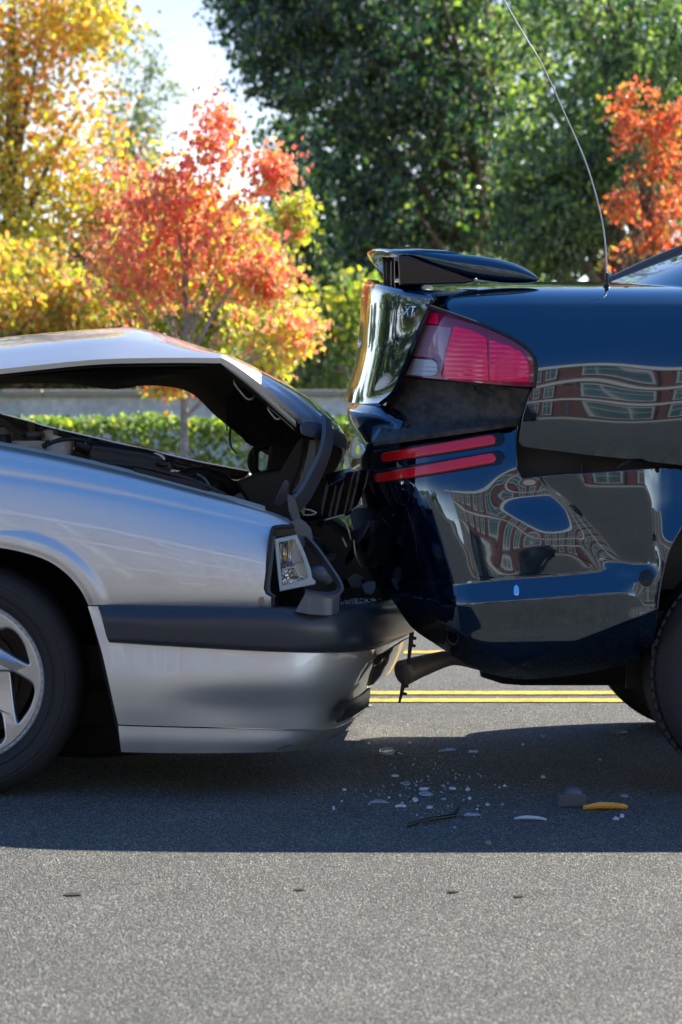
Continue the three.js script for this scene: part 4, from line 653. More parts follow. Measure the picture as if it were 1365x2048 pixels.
// ================================================================ blue car
const blue = thing('blue_car', 'dark blue car with crushed rear bumper, spoiler and bent whip antenna', 'car', V(1.1, 0, -6.9));
{
  // ---- rear quarter: plan depth along u, section along v
  const plan = spline([[835, 6.31], [870, 6.235], [900, 6.19], [950, 6.145], [1000, 6.115], [1065, 6.09], [1150, 6.075], [1300, 6.06], [1500, 6.055], [2400, 6.06]]);
  const secD = spline([[556, 1.05], [560, 0.92], [566, 0.60], [572, 0.36], [578, 0.245], [586, 0.165], [600, 0.105], [625, 0.066], [660, 0.040], [700, 0.021], [740, 0.009], [775, 0.003], [810, 0], [860, 0.001], [885, 0.006], [900, 0.013], [960, 0.04]]);
  const secY = spline([[556, 563], [560, 564], [566, 566], [572, 570], [578, 576], [586, 585], [600, 600], [625, 625], [700, 700], [1000, 1000]]);
  const quarter = (u, v) => P(u, secY(v), plan(u) + secD(v) + 0.0011 * Math.sin(u / 47 + v / 60) * sm(640, 720, v) + 0.0003 * Math.sin(v / 19) * sm(720, 760, v));
  const arch = curve([[1420, 1040], [1470, 1006], [1558, 985], [1650, 1006], [1730, 1070]], 20);
  part(blue, 'rear_quarter', panel([[905, 557], [2300, 557], [2300, 1400], [1820, 1400], [1800, 1250], ...curve([[1795, 1230], [1730, 1090], [1640, 1020], [1558, 1002], [1480, 1018], [1425, 1060], [1410, 1000], [1395, 950]], 40), [1365, 930], [1300, 923], [1180, 910], [1060, 895], [1046, 892], [1039, 884], [1040, 870], [1048, 830], [1058, 795], [1069, 774], ...curve([[1071, 770], [1073, 738], [1068, 712], [1046, 690], [1010, 669], [960, 648], [905, 628], [862, 611]], 30), [868, 592], [880, 575]], quarter, { cell: 8, t: 0.012 }), M.blue);
  // ---- trunk lid
  const lid = [
    [[985, 578, 6.40], [930, 569, 6.55], [915, 566, 6.7], [905, 564, 6.95], [905, 564, 7.1], [915, 564, 7.5]],
    [[875, 584, 6.30], [815, 575, 6.46], [775, 568, 6.66], [752, 565, 6.92], [750, 565, 7.1], [770, 565, 7.5]],
    [[864, 592, 6.265], [798, 581, 6.42], [754, 572, 6.64], [733, 568, 6.93], [732, 568, 7.1], [752, 568, 7.5]],
    [[859, 606, 6.262], [790, 600, 6.42], [745, 596, 6.66], [726, 594, 6.94], [725, 594, 7.1], [746, 594, 7.5]],
    [[843, 640, 6.285], [780, 640, 6.45], [740, 640, 6.68], [723, 640, 6.95], [722, 640, 7.1], [744, 640, 7.5]],
    [[822, 690, 6.32], [768, 694, 6.49], [734, 694, 6.7], [719, 692, 6.96], [718, 692, 7.1], [740, 692, 7.5]],
    [[803, 740, 6.35], [752, 746, 6.53], [722, 746, 6.73], [708, 744, 6.97], [708, 744, 7.1], [730, 744, 7.5]],
    [[784, 782, 6.385], [738, 784, 6.57], [711, 780, 6.77], [698, 778, 6.98], [698, 778, 7.1], [720, 778, 7.5]],
    [[757, 806, 6.43], [728, 807, 6.6], [704, 805, 6.8], [692, 803, 6.99], [692, 803, 7.1], [714, 803, 7.5]]];
  const lidMesh = part(blue, 'trunk_lid', patch(lid, 0.012, V(-1, 0.3, 1), 8, 8), M.blue);
  part(lidMesh, 'trunk_emblem', new THREE.SphereGeometry(0.02, 20, 12).scale(0.3, 1.5, 1).translate(...P(719, 738, 6.97).add(V(-0.005, 0, 0)).toArray()), M.chrome);
  part(lidMesh, 'trunk_emblem', new THREE.SphereGeometry(0.012, 16, 10).scale(0.4, 1, 1).translate(...P(722, 688, 6.97).add(V(-0.004, 0, 0)).toArray()), M.chrome);
  // chrome model letters
  {
    const a = P(801, 629, 6.40), b = P(832, 632, 6.31), dir = b.clone().sub(a).normalize(), up = P(806, 611, 6.395).sub(a).normalize(), n = V().crossVectors(dir, up).normalize(), size = P(801, 611, 6.40).distanceTo(a);
    const stroke = { S: [[[1, 0.85], [0.8, 1], [0.2, 1], [0, 0.85], [0, 0.65], [0.2, 0.52], [0.8, 0.48], [1, 0.35], [1, 0.15], [0.8, 0], [0.2, 0], [0, 0.15]]], X: [[[0, 0], [1, 1]], [[0, 1], [1, 0]]], T: [[[0, 1], [1, 1]], [[0.5, 0], [0.5, 1]]] };
    'SXT'.split('').forEach((ch, i) => { const w = a.distanceTo(b) / 3.6, list = stroke[ch].map((l) => rod(l.map(([x, y]) => a.clone().addScaledVector(dir, i * w * 1.3 + x * w).addScaledVector(up, y * size).addScaledVector(n, 0.006)), 0.0022, 6, 2)); part(lidMesh, 'badge_letter', join(list), M.chrome); });
  }
  // ---- inner body behind lid, lamp and bumper
  part(blue, 'body_shell', join([plate([[830, 600], [1060, 690], [1062, 790], [1040, 880], [770, 890], [800, 780]], 6.52, 0.6, 0.02), box(0.95, 0.78, -6.9, 1.0, 0.5, 1.25), box(0.9, 1.15, -6.95, 0.9, 0.3, 1.0)]), M.black);
  part(blue, 'bumper_support', patch([[[790, 752, 6.47], [860, 760, 6.36], [960, 768, 6.22], [1060, 778, 6.14]], [[775, 800, 6.48], [860, 800, 6.35], [960, 800, 6.225], [1052, 800, 6.15]], [[768, 835, 6.46], [860, 838, 6.33], [960, 832, 6.225], [1045, 826, 6.165]], [[760, 862, 6.40], [860, 858, 6.28], [960, 846, 6.2], [1040, 836, 6.165]], [[745, 884, 6.33], [860, 868, 6.2], [960, 854, 6.165], [1035, 844, 6.15]]], 0.012, V(-0.2, 0.2, 1), 7, 7), new THREE.MeshStandardMaterial({ map: speck([0.045, 0.042, 0.038], 97, 0.9), roughness: 0.7 }), 'dark unpainted structure bared under the tail lamp');
  for (const [x, y, d] of [[778, 862, 6.39], [815, 851, 6.36], [950, 776, 6.21], [1010, 775, 6.17]]) part(blue, 'fixing_bolt', new THREE.SphereGeometry(0.006, 10, 8).translate(...P(x, y, d - 0.012).toArray()), M.black);
  part(blue, 'inner_wing_panel', patch([[[1030, 880, 6.2], [1150, 895, 6.17], [1300, 910, 6.14], [1420, 930, 6.13]], [[1025, 960, 6.19], [1150, 965, 6.17], [1300, 960, 6.14], [1420, 960, 6.13]]], 0.01, TOWARD), M.soot);
  part(blue, 'bracket', prod([[1225, 940, 6.16], [1255, 925, 6.15], [1270, 916, 6.15]], 0.005, 6), M.grey);
  part(blue, 'bracket', plate([[1160, 922], [1166, 922], [1168, 948], [1160, 948]], 6.15, 0.01, 0.002), M.black);

  // ---- tail lamp
  const lampEdge = [...curve([[853, 613], [905, 631], [960, 651], [1008, 671], [1042, 691], [1063, 712], [1068, 738], [1066, 773]], 30), [1000, 769], [930, 763], [860, 756], [804, 750], [822, 698], [840, 648]];
  const lampD = spline([[800, 6.425], [820, 6.37], [850, 6.29], [880, 6.225], [910, 6.185], [950, 6.148], [1000, 6.118], [1070, 6.09]]), lampS = (v) => (v < 760 ? secD(Math.max(600, v)) * 0.72 : 0.004);
  const lampAt = (k) => (u, v) => P(u, v, lampD(u) + lampS(v) + k);
  const tl = part(blue, 'tail_lamp', panel(lampEdge, lampAt(0.006), { cell: 9, t: 0.03 }), M.plumLens, 'red tail lamp with clear reversing section');
  const inner = (pts, k, m, name) => part(tl, name, panel(pts, lampAt(k), { cell: 8, t: 0.004 }), m);
  // ribbed red reflectors: many narrow bars, each a raised rib
  const ribs = (pts, m, name, pitch, bulge) => part(tl, name, panel(pts, (u, v) => { const q = lampAt(0.0025)(u, v); return q.add(V(0, 0, bulge * Math.abs(Math.sin((v - 0.05 * (u - 900)) * Math.PI / pitch)))); }, { cell: 3.2, t: 0.003 }), m);
  ribs([[908, 652], [950, 664], [972, 676], [976, 762], [895, 757], [886, 750], [894, 700]], M.redLens, 'red_reflector', 10, 0.0006);
  ribs([[980, 680], [1012, 690], [1040, 703], [1054, 718], [1058, 738], [1056, 763], [980, 762]], mat([0.92, 0.004, 0.12], 0.2, { clearcoat: 1, clearcoatRoughness: 0.02, specularIntensity: 0.3 }), 'red_reflector', 10, 0.0006);
  ribs([[826, 718], [862, 720], [873, 728], [873, 745], [862, 753], [812, 748]], M.whiteLens, 'reversing_lens', 9, 0.003);
  inner([[848, 650], [902, 656], [890, 700], [881, 745], [875, 722], [866, 714], [826, 712], [836, 682]], 0.004, mat([0.34, 0.19, 0.29], 0.1, { clearcoat: 1, clearcoatRoughness: 0.02 }), 'clear_section');
  inner([[856, 622], [874, 628], [874, 646], [848, 646]], 0.003, M.redLens, 'red_corner');
  part(blue, 'lamp_gasket', prod([[853, 610, 6.27], [905, 628, 6.215], [960, 648, 6.175], [1010, 669, 6.14], [1046, 690, 6.115], [1068, 713, 6.10], [1072, 740, 6.09], [1069, 776, 6.09]], 0.004, 8, 6), M.black);

  // ---- spoiler
  {
    const arm = [[800, 500, 512, 6.44, 0.03], [830, 500.5, 520, 6.42, 0.035], [865, 503, 532, 6.40, 0.04], [905, 507, 547, 6.385, 0.045], [950, 511, 559, 6.375, 0.045], [1000, 519, 566, 6.37, 0.045], [1035, 529, 567, 6.37, 0.04], [1060, 542, 566, 6.37, 0.03], [1074, 553, 563, 6.37, 0.012], [1078, 558, 559.5, 6.37, 0.003]].map(([x, a, b, d, w]) => { const ring = []; for (let i = 0; i < 20; i++) { const t = (i / 20) * 2 * Math.PI, c = Math.cos(t), s = Math.sin(t), k = 0.8; ring.push(P(x, (a + b) / 2 - (b - a) / 2 * Math.sign(s) * Math.pow(Math.abs(s), k), d + w - w * Math.sign(c) * Math.pow(Math.abs(c), k))); } return ring; });
    const rows = arm[0].map((_, j) => along(arm.map((r) => r[j]), 5)), rings = rows[0].map((_, i) => rows.map((r) => r[i]));
    const sp = part(blue, 'spoiler', loft(rings), M.blue);
    const sec = [[-0.072, 0.0], [-0.06, 0.006], [0, 0.010], [0.08, 0.006], [0.12, -0.004], [0.08, -0.012], [0.02, -0.013], [-0.03, -0.014], [-0.052, -0.018], [-0.06, -0.012]], bl = [];
    for (let i = 0; i <= 14; i++) { const f = i / 14, d = 6.42 + f * 1.1, bow = 0.07 * (1 - (2 * f - 1) ** 2), c = P(735, 506, 6.95); bl.push(sec.map(([x, y]) => V(c.x + 0.142 - bow + x, c.y + y - 0.038 * (2 * f - 1) ** 2, -d))); }
    part(sp, 'blade', loft(bl), M.blue);
    const ped = part(sp, 'pedestal', plate([[797, 512], [815, 512], [870, 530], [955, 561], [930, 567], [800, 570]], 6.40, 0.04, 0.004), M.blackGloss);
    part(sp, 'pedestal', join([plate([[765, 516], [790, 516], [790, 568], [768, 568]], 6.95, 0.04, 0.003), plate([[772, 522], [783, 522], [783, 566], [772, 566]], 6.93, 0.02, 0.003)]), M.blackGloss);
    part(sp, 'bump_stop', new THREE.SphereGeometry(0.004, 10, 8).translate(...P(952, 559, 6.35).toArray()), M.white);
  }
  // ---- antenna
  {
    const d = 6.36, b = P(1214, 594, d), an = part(blue, 'antenna_base', new THREE.LatheGeometry([[0, 0.0], [0.0185, 0.0], [0.0195, 0.004], [0.013, 0.022], [0.0105, 0.025], [0.0095, 0.03], [0.006, 0.034], [0.0045, 0.062], [0.0015, 0.066], [0, 0.066]].map(([x, y]) => new THREE.Vector2(x, y)), 28).translate(b.x, b.y, b.z), M.blackGloss);
    part(an, 'antenna_whip', prod([[1214, 552, d], [1212, 500, d], [1204, 440, d], [1187, 372, d], [1166, 310, d], [1130, 228, d], [1085, 130, d], [1046, 66, d], [1004, -8, d], [975, -62, d]], [0.0028, 0.0024, 0.0022, 0.0022, 0.0022, 0.002, 0.002, 0.002, 0.0018, 0.0016], 8, 6), mat([0.42, 0.44, 0.46], 0.35, { metalness: 0.8 }), 'bent leaning whip antenna');
  }
  // ---- rear window, pillar, roof
  part(blue, 'rear_window', patch([[[1222, 562, 6.95], [1290, 572, 6.55], [1365, 584, 6.36], [1480, 600, 6.3]], [[1300, 526, 7.0], [1365, 534, 6.6], [1440, 546, 6.42], [1560, 560, 6.36]], [[1400, 486, 7.0], [1470, 494, 6.66], [1560, 504, 6.5], [1680, 516, 6.42]], [[1600, 405, 7.0], [1670, 410, 6.7], [1760, 425, 6.55], [1860, 440, 6.48]]], 0.006, V(-0.6, 1, 0.5), 6, 6), M.glass);
  part(blue, 'window_frame', prod([[1216, 563, 7.0], [1300, 524, 7.02], [1400, 483, 7.02], [1600, 402, 7.02]], 0.012, 8), M.grey);
  part(blue, 'roof_pillar', patch([[[1440, 604, 6.30], [1500, 612, 6.24], [1700, 620, 6.2]], [[1560, 560, 6.34], [1620, 570, 6.29], [1760, 590, 6.24]], [[1680, 510, 6.41], [1730, 522, 6.36], [1840, 550, 6.3]], [[1860, 438, 6.47], [1900, 452, 6.42], [1960, 490, 6.36]]], 0.02, V(0, 0.6, 1)), M.blue);
  part(blue, 'roof', patch([[[1600, 400, 7.0], [1760, 420, 6.56], [1870, 440, 6.46]], [[2300, 380, 7.0], [2400, 395, 6.56], [2500, 420, 6.46]]], 0.02, UPWARD), M.blue);

  // ---- bumper cover
  const bPlan = spline([[660, 7.2], [690, 6.92], [720, 6.62], [760, 6.40], [800, 6.245], [850, 6.162], [900, 6.123], [950, 6.100], [1000, 6.086], [1100, 6.062], [1200, 6.048], [1300, 6.042], [1420, 6.05], [1500, 6.07]]);
  const prof = spline([[835, 0.110], [870, 0.081], [900, 0.061], [940, 0.042], [980, 0.0275], [1020, 0.0185], [1060, 0.0125], [1100, 0.0065], [1140, 0.0016], [1147, 0.001], [1151, 0.0], [1156, -0.003], [1189, -0.0235], [1194, -0.0255], [1198, -0.0255], [1204, -0.0245], [1250, -0.0155], [1290, -0.0075], [1318, 0.012], [1340, 0.055], [1360, 0.15]]);
  const bumper = (u, v) => {
    const yt = 1174 - (u - 850) * 0.088, yb = 1216 - (u - 850) * 0.072, k = sm(1292, 1235, u) * sm(790, 860, u);
    let w = v; // bring the sloping ridge to the section's own heights
    if (v > 1040) { const a = [1040, lerp(1149, yt, k), lerp(1196, yb, k), 1365], b = [1040, 1149, 1196, 1365]; for (let i = 0; i < 3; i++) if (v <= a[i + 1] || i === 2) { w = lerp(b[i], b[i + 1], (v - a[i]) / (a[i + 1] - a[i])); break; } }
    const below = Math.max(0, v - 960), turn = bPlan(u - (0.5 * below * below / (below + 110)) * sm(1000, 820, u)) - bPlan(u);
    let d = bPlan(u) + 0.18 * (1 - Math.exp(-turn / 0.18));
    const flatter = w > 1120 && w < 1260 ? (1 - k) : 0, ridge = prof(w), plain = spline([[1120, 0.0042], [1200, -0.004], [1260, -0.005]])(w);
    d += flatter ? lerp(ridge, plain, flatter * sm(1120, 1145, w) * sm(1260, 1215, w)) : ridge;
    // buckles: a push-in below the quarter, a bulge beside it and the down-facing flank ahead of the wheel
    d += 0.014 * gauss(u - 1062, 66) * gauss(v - 990, 44);
    d -= 0.010 * gauss(u - 1122, 70) * gauss(v - 1085, 56);
    d += 0.005 * gauss(u - 1030, 50) * gauss(v - 1090, 70);
    d -= 0.003 * gauss(u - 945, 45) * gauss(v - 1070, 60);
    d += 0.0005 * Math.sin((u - 930) / 22) * sm(880, 930, u) * sm(1120, 1060, u) * sm(985, 1030, v) * sm(1140, 1090, v);
    const line = 1085 + (v - 955) * 0.62, s = sm(line - 8, line + 75, u) * sm(1325, 1285, u) * sm(1165, 1120, v);
    d += s * ((v - 1040) * 0.00034 - 0.006);
    d += 0.03 * sm(1308, 1350, u) * sm(1120, 960, v) * 0.6 - 0.012 * sm(1300, 1345, u) * sm(1000, 1090, v);
    // lower flanks: folded in along two sharp lines that meet under the middle
    const f1 = (v - 1222) - (u - 850) * 0.60, f2 = (v - 1322) + (u - 1050) * 0.40;
    d += 0.0014 * Math.max(0, f1) * sm(0, 8, f1) + 0.0012 * Math.max(0, f2) * sm(0, 8, f2);
    return P(u, v, d);
  };
  const outline = [[735, 888], [850, 869], [1031, 842], [1032, 900], [1033, 936], [1044, 958], [1100, 952], [1200, 946], [1320, 937], [1402, 933], ...curve([[1400, 1000], [1368, 1046], [1338, 1102], [1320, 1172], [1311, 1250], [1305, 1300]], 20), ...curve([[1270, 1322], [1180, 1345], [1085, 1357], [1040, 1358], [976, 1347], [931, 1327], [880, 1294], [826, 1257], [795, 1215], [760, 1160], [722, 1090], [700, 1030], [704, 975], [720, 930]], 40)];
  const bm = part(blue, 'rear_bumper', panel(outline, bumper, { cell: 3.6, t: 0.008 }), M.blue, 'dark blue rear bumper cover, dented and pulled off');
  const capsule = (x0, y0, x1, y1, r) => { const o = [], a0 = Math.atan2(y1 - y0, x1 - x0); for (let i = 0; i <= 12; i++) { const a = a0 - Math.PI / 2 + (i / 12) * Math.PI; o.push([x1 + r * Math.cos(a), y1 + r * Math.sin(a)]); } for (let i = 0; i <= 12; i++) { const a = a0 + Math.PI / 2 + (i / 12) * Math.PI; o.push([x0 + r * Math.cos(a), y0 + r * Math.sin(a)]); } return o; };
  const proud = (k) => (u, v) => bumper(u, v).add(V(-0.15 * k, 0, k));
  for (const [x0, y0, x1, y1] of [[752, 915, 996, 877], [738, 957, 996, 914]]) {
    const h = part(bm, 'reflector_housing', panel(capsule(x0, y0, x1, y1, 12), proud(0.004), { cell: 7, t: 0.008 }), M.blackGloss);
    part(h, 'reflector_strip', panel(capsule(x0 + 18, y0 - 1, x1 - 14, y1 + 1, 7.5), proud(0.0085), { cell: 5, t: 0.008, edge: 0.004 }), M.redStrip, 'long red reflector strip');
  }
  part(bm, 'plug', panel(Array.from({ length: 20 }, (_, i) => [1293 + 13 * Math.cos(i * 0.314), 1155 + 16 * Math.sin(i * 0.314)]), proud(0.0025), { cell: 6, t: 0.004 }), M.black);
  part(bm, 'parking_sensor', panel(Array.from({ length: 20 }, (_, i) => [1033 + 4.5 * Math.cos(i * 0.314), 1180 + 10 * Math.sin(i * 0.314)]), proud(0.002), { cell: 4, t: 0.004, edge: 0.0015 }), M.chrome);
  // rolled top of the bumper at the tail and the far corner
  part(blue, 'bumper_top_roll', patch([[[698, 812, 7.0], [704, 808, 6.8], [730, 809, 6.6], [762, 809, 6.47], [800, 822, 6.42]], [[694, 822, 6.98], [698, 822, 6.75], [728, 828, 6.54], [766, 832, 6.42], [806, 842, 6.37]], [[700, 845, 7.0], [708, 850, 6.76], [730, 852, 6.56], [766, 852, 6.42], [800, 858, 6.36]], [[712, 866, 7.0], [720, 872, 6.78], [734, 880, 6.58], [752, 876, 6.44], [790, 868, 6.36]], [[722, 885, 7.0], [726, 888, 6.8], [736, 888, 6.6], [748, 884, 6.44], [780, 876, 6.37]]], 0.008, V(-0.6, 0.2, 1), 7, 7), M.blue);
  part(blue, 'bumper_far_corner', patch([[[700, 870, 7.5], [716, 880, 7.2], [730, 905, 7.0]], [[692, 905, 7.5], [712, 915, 7.2], [728, 918, 7.0]], [[684, 952, 7.5], [706, 936, 7.2], [726, 924, 7.0]]], 0.008, V(-0.6, 0.2, 1), 6, 6), M.blue);
  part(blue, 'bumper_beam', join([plate([[735, 930], [770, 905], [850, 900], [860, 1120], [800, 1110], [740, 1020]], 7.0, 0.4, 0.02), box(0.78, 0.55, -6.95, 0.6, 0.3, 0.9)]), M.black);
  // ---- underside
  part(blue, 'silencer', (() => { const rings = []; for (let i = 0; i <= 10; i++) { const x = lerp(0.40, 0.98, i / 10), c = 1 - gauss(i, 0.8) * 0.35 - gauss(10 - i, 0.8) * 0.3, ring = []; for (let j = 0; j < 24; j++) { const a = (j / 24) * 6.2832; ring.push(V(x, 0.288 + 0.066 * c * Math.sin(a), -6.75 + 0.16 * c * Math.cos(a))); } rings.push(ring); } return loft(rings); })(), M.dark);
  part(blue, 'tail_pipe', prod([[806, 1346, 6.55], [850, 1330, 6.6], [905, 1316, 6.65], [955, 1328, 6.7], [1000, 1345, 6.72]], [0.036, 0.029, 0.021, 0.016, 0.018], 18, 6), mat([0.36, 0.30, 0.23], 0.5, { metalness: 0.4 }), 'bent brown exhaust tail pipe');
  part(blue, 'floor_pan', join([box(1.3, 0.44, -6.85, 1.6, 0.08, 1.35), box(0.85, 0.40, -6.75, 0.5, 0.12, 0.9, 0.03)]), M.dark);
  part(blue, 'wheel_arch_liner', join([patch([[[1308, 1310, 6.12], [1300, 1310, 6.4]], [[1318, 1172, 6.10], [1312, 1172, 6.4]], [[1366, 1046, 6.1], [1366, 1050, 6.4]], [[1430, 1000, 6.1], [1430, 1004, 6.4]], [[1558, 975, 6.1], [1558, 980, 6.4]], [[1760, 1070, 6.1], [1760, 1075, 6.4]]], 0.006, V(0.3, -1, 0.2)), box(1.15, 0.55, -6.42, 0.75, 0.6, 0.02)]), M.black);
  // ---- wheels
  const tyreGeo = (cx, z, flip) => { const R = 0.32, prof = [[0.2, 0.012], [0.225, -0.008], [0.27, -0.016], [0.302, 0.0], [0.315, 0.016], [R, 0.03], [R, 0.17], [0.312, 0.19], [0.28, 0.205], [0.2, 0.2]]; return new THREE.LatheGeometry(along(prof.map(([r, q]) => V(r, q, 0)), 4).map((p) => new THREE.Vector2(p.x, p.y)), 96).rotateX(-Math.PI / 2).translate(cx, 0.32, z); };
  const rw = part(blue, 'rear_wheel', tyreGeo(1.125, -6.13), M.tyre);
  const lugs = []; for (let i = 0; i < 72; i++) for (const z of [0.012, 0.19]) { const a = (i / 72) * Math.PI * 2; lugs.push(new THREE.BoxGeometry(0.018, 0.008, 0.026).translate(0, 0.317, 0).rotateZ(a).translate(1.125, 0.32, -6.13 - z)); }
  const lg = part(rw, 'tread_blocks', join(lugs), M.tyre); lg.userData.kind = 'stuff';
  part(rw, 'rim', new THREE.LatheGeometry([[0.0, 0.03], [0.05, 0.028], [0.12, 0.03], [0.19, 0.02], [0.206, 0.002], [0.21, 0.02], [0.2, 0.12]].map(([x, y]) => new THREE.Vector2(x, y)), 48).rotateX(-Math.PI / 2).translate(1.125, 0.32, -6.13), M.alloy);
  part(blue, 'far_rear_wheel', tyreGeo(1.112, -7.45), M.tyre);
}

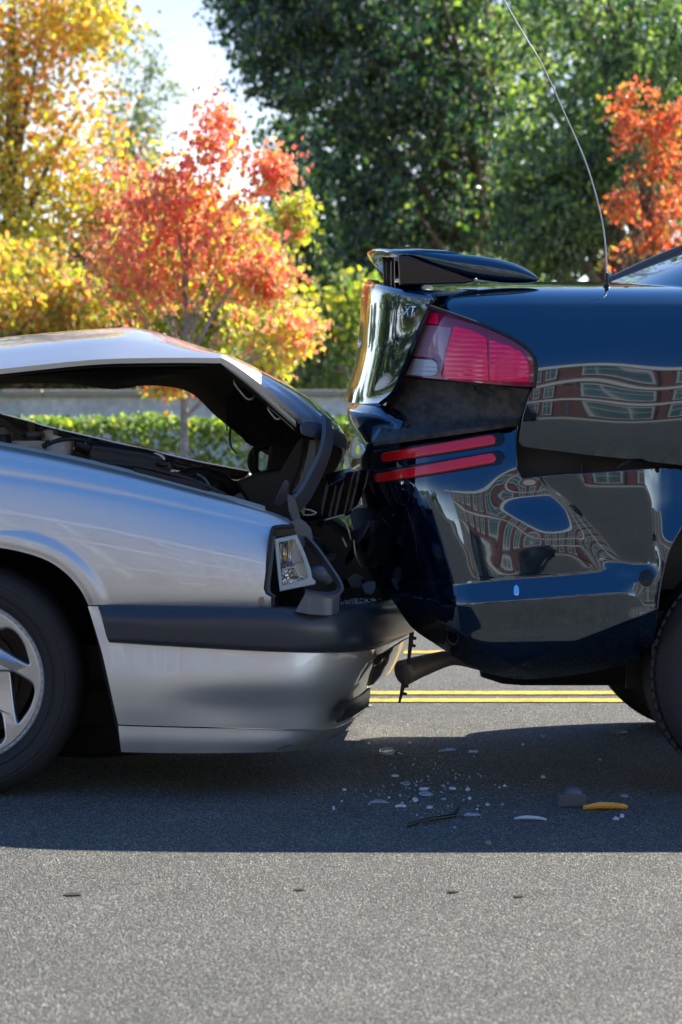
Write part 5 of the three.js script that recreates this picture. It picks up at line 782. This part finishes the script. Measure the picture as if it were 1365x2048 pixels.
// ================================================================ wreckage on the road
{
  const ground = (px, py) => { const d = (() => { let lo = 3, hi = 40; for (let i = 0; i < 50; i++) { const m = (lo + hi) / 2; if (P(px, py, m).y > 0) lo = m; else hi = m; } return lo; })(); return V(P(px, py, d).x, 0, -d); };
  const r = rng(501);
  const clear = mat([0.55, 0.62, 0.68], 0.08, { transmission: 0.55, thickness: 0.004, ior: 1.45, clearcoat: 1 }), frosted = mat([0.62, 0.66, 0.7], 0.12, { clearcoat: 1 }), dull = mat([0.10, 0.10, 0.10], 0.6);
  // a flat broken piece: irregular outline, curved, lying at p
  const shard = (p, len, wid, th, turn, tilt, lift, seed, jag = 0.5) => {
    const q = rng(seed), n = 7, o = []; for (let i = 0; i < n; i++) { const a = (i / n) * 6.2832, k = 1 - jag * q(); o.push(new THREE.Vector2(Math.cos(a) * len / 2 * k, Math.sin(a) * wid / 2 * k)); }
    const g = new THREE.ExtrudeGeometry(new THREE.Shape(o), { depth: th, bevelEnabled: true, bevelSize: th * 0.3, bevelThickness: th * 0.3, bevelSegments: 1 }).rotateX(-Math.PI / 2);
    const v = g.attributes.position; for (let i = 0; i < v.count; i++) v.setY(i, v.getY(i) + 0.12 * len * (1 - (2 * v.getX(i) / len) ** 2) * 0.5);
    g.computeVertexNormals(); g.rotateX(tilt).rotateY(turn); g.computeBoundingBox(); g.translate(p.x, p.y + lift - g.boundingBox.min.y, p.z);
    return g;
  };
  const put = (name, px, py, w, h, m, label, cat, seed, tilt = 0.15, th = 0.003) => { const p = ground(px, py + h / 2), k = -p.z / F; return solo(name, shard(p, w * k, h * k * 2.2, th, (rng(seed)() - 0.5) * 0.5, tilt, 0.001, seed), m, p, label, cat, name.includes('shard') ? 'glass shards on the road' : undefined); };
  put('lens_dome', 775, 1503, 36, 13, frosted, 'domed clear lens fragment lying nearest the silver bumper lip', 'lens fragment', 511, 0.35, 0.006);
  put('lens_strip', 898, 1501, 50, 6, clear, 'long thin clear lens strip lying in the shadow beside a short one', 'lens fragment', 512, 0.1);
  put('lens_strip', 948, 1504, 24, 6, clear, 'short clear lens strip next to the long thin one', 'lens fragment', 513, 0.1);
  put('lens_strip', 1238, 1464, 48, 8, clear, 'curved clear lens strip at the shadow edge near the rear wheel', 'lens fragment', 514, 0.4);
  put('lens_plate', 1060, 1637, 72, 7, frosted, 'broad pale lens plate lying between the black strip and amber piece', 'lens fragment', 515, 0.08);
  put('lens_plate', 944, 1629, 48, 8, clear, 'notched clear lens plate touching the black trim strip', 'lens fragment', 516, 0.15);
  { // amber lens with its ribs
    const p = ground(1210, 1620), k = -p.z / F, t = thing('amber_lens', 'broken amber indicator lens lying beside the grey plastic block', 'lens fragment', p);
    part(t, 'lens_plate', shard(p, 98 * k, 16 * k, 0.006, 0.08, 0.25, 0.002, 521, 0.12), M.amber);
    for (let i = 0; i < 3; i++) part(t, 'rib', rod([V(p.x - 40 * k + i * 26 * k, 0.011, p.z + 0.004), V(p.x - 12 * k + i * 26 * k, 0.014, p.z - 0.002)], 0.0025, 6, 2), M.amber);
  }
  { const p = ground(1143, 1612), k = -p.z / F, t = thing('plastic_block', 'dark grey broken plastic block touching the amber lens', 'car fragment', p);
    part(t, 'block', new RoundedBoxGeometry(56 * k, 26 * k, 0.05, 2, 0.004).translate(p.x, 13 * k, p.z), dull);
    part(t, 'curved_top', new THREE.SphereGeometry(18 * k, 18, 12, 0, 6.2832, 0, 1.57).scale(1, 0.8, 0.8).translate(p.x + 4 * k, 25 * k, p.z), mat([0.10, 0.11, 0.13], 0.35)); }
  { const a = ground(815, 1655), b = ground(914, 1634), t = thing('trim_strip', 'long black trim strip lying on the road in the shadow', 'car fragment', a.clone().lerp(b, 0.5));
    part(t, 'strip', loft([a, a.clone().lerp(b, 0.4).add(V(0, 0.004, 0)), b].map((p) => { const o = []; for (let i = 0; i < 8; i++) { const q = (i / 8) * 6.2832; o.push(V(p.x, p.y + 0.006 + 0.005 * Math.sin(q), p.z + 0.011 * Math.cos(q))); } return o; })), M.blackGloss);
    part(t, 'bent_end', rod([b.clone().add(V(-0.01, 0.006, 0)), b.clone().add(V(0.004, 0.022, -0.004)), b.clone().add(V(0.012, 0.034, -0.01))], [0.005, 0.004, 0.002], 6, 3), M.blackGloss); }
  // counted shards, each its own thing
  const spots = [[758, 1604, 44, 7], [803, 1612, 28, 7], [830, 1600, 14, 7], [850, 1588, 34, 9], [790, 1552, 18, 5], [848, 1578, 30, 6], [812, 1568, 24, 6], [936, 1580, 10, 5], [905, 1577, 16, 6], [888, 1600, 10, 4], [1010, 1572, 8, 5], [1087, 1554, 12, 5], [1086, 1472, 14, 7], [1232, 1638, 14, 6], [1244, 1633, 12, 6], [1250, 1593, 18, 5], [668, 1618, 6, 6], [738, 1412, 12, 5], [800, 1507, 12, 5], [1046, 1490, 6, 4], [860, 1616, 12, 4], [1005, 1610, 8, 4], [975, 1610, 8, 4], [690, 1580, 10, 4], [738, 1488, 8, 4], [820, 1487, 10, 4], [1200, 1520, 7, 4], [910, 1656, 6, 3], [940, 1598, 8, 4]];
  spots.forEach(([x, y, w, h], i) => put('glass_shard', x, y, w, h, i % 3 ? frosted : clear, 'small clear glass shard lying loose on the asphalt between the cars', 'glass shard', 540 + i, 0.1 + 0.3 * r()));
  // fine crumbs nobody could count
  const crumbs = [];
  for (let i = 0; i < 200; i++) { const g = (r() + r() + r()) / 3, px = 640 + g * 420 + (r() - 0.5) * 160, p = ground(px, 1490 + (r() + r()) * 0.5 * 160), s = 0.0015 + 0.0035 * r() * r(); crumbs.push(new THREE.TetrahedronGeometry(s).rotateX(r() * 6).rotateY(r() * 6).translate(p.x, s * 0.5, p.z)); }
  for (let i = 0; i < 60; i++) { const p = ground(600 + r() * 760, 1415 + r() * 70), s = 0.002 + 0.003 * r() * r(); crumbs.push(new THREE.TetrahedronGeometry(s).rotateX(r() * 6).rotateY(r() * 6).translate(p.x, s * 0.5, p.z)); }
  const c = solo('glass_crumbs', join(crumbs), frosted, V(0.2, 0, -6.3), 'fine glass crumbs strewn over the asphalt between the cars', 'broken glass'); c.userData.kind = 'stuff';
  // leaves and tar spots
  const brown = mat([0.30, 0.20, 0.10], 0.85), darkLeaf = mat([0.035, 0.03, 0.028], 0.9);
  solo('fallen_leaf', shard(ground(978, 1691), 0.022, 0.02, 0.0015, 0.4, 0.5, 0.002, 601, 0.5), brown, ground(978, 1691), 'small brown leaf at the edge of the car shadow', 'leaf');
  for (const [x, y, w, lab] of [[146, 1791, 54, 'dark leaf flat on sunlit asphalt, the largest of them'], [597, 1782, 24, 'small dark leaf flat on sunlit asphalt below the bumper'], [905, 1786, 32, 'dark leaf flat on sunlit asphalt nearest the small brown leaf'], [1037, 1795, 34, 'dark leaf flat on sunlit asphalt below the rear wheel']]) { const p = ground(x, y), k = -p.z / F; solo('dark_leaf', shard(p, w * k, w * k * 0.55, 0.001, 0.2, 0.04, 0.001, 610 + x, 0.4), darkLeaf, p, lab, 'leaf', 'dark leaves on the road'); }
}

renderer.render(scene, camera);
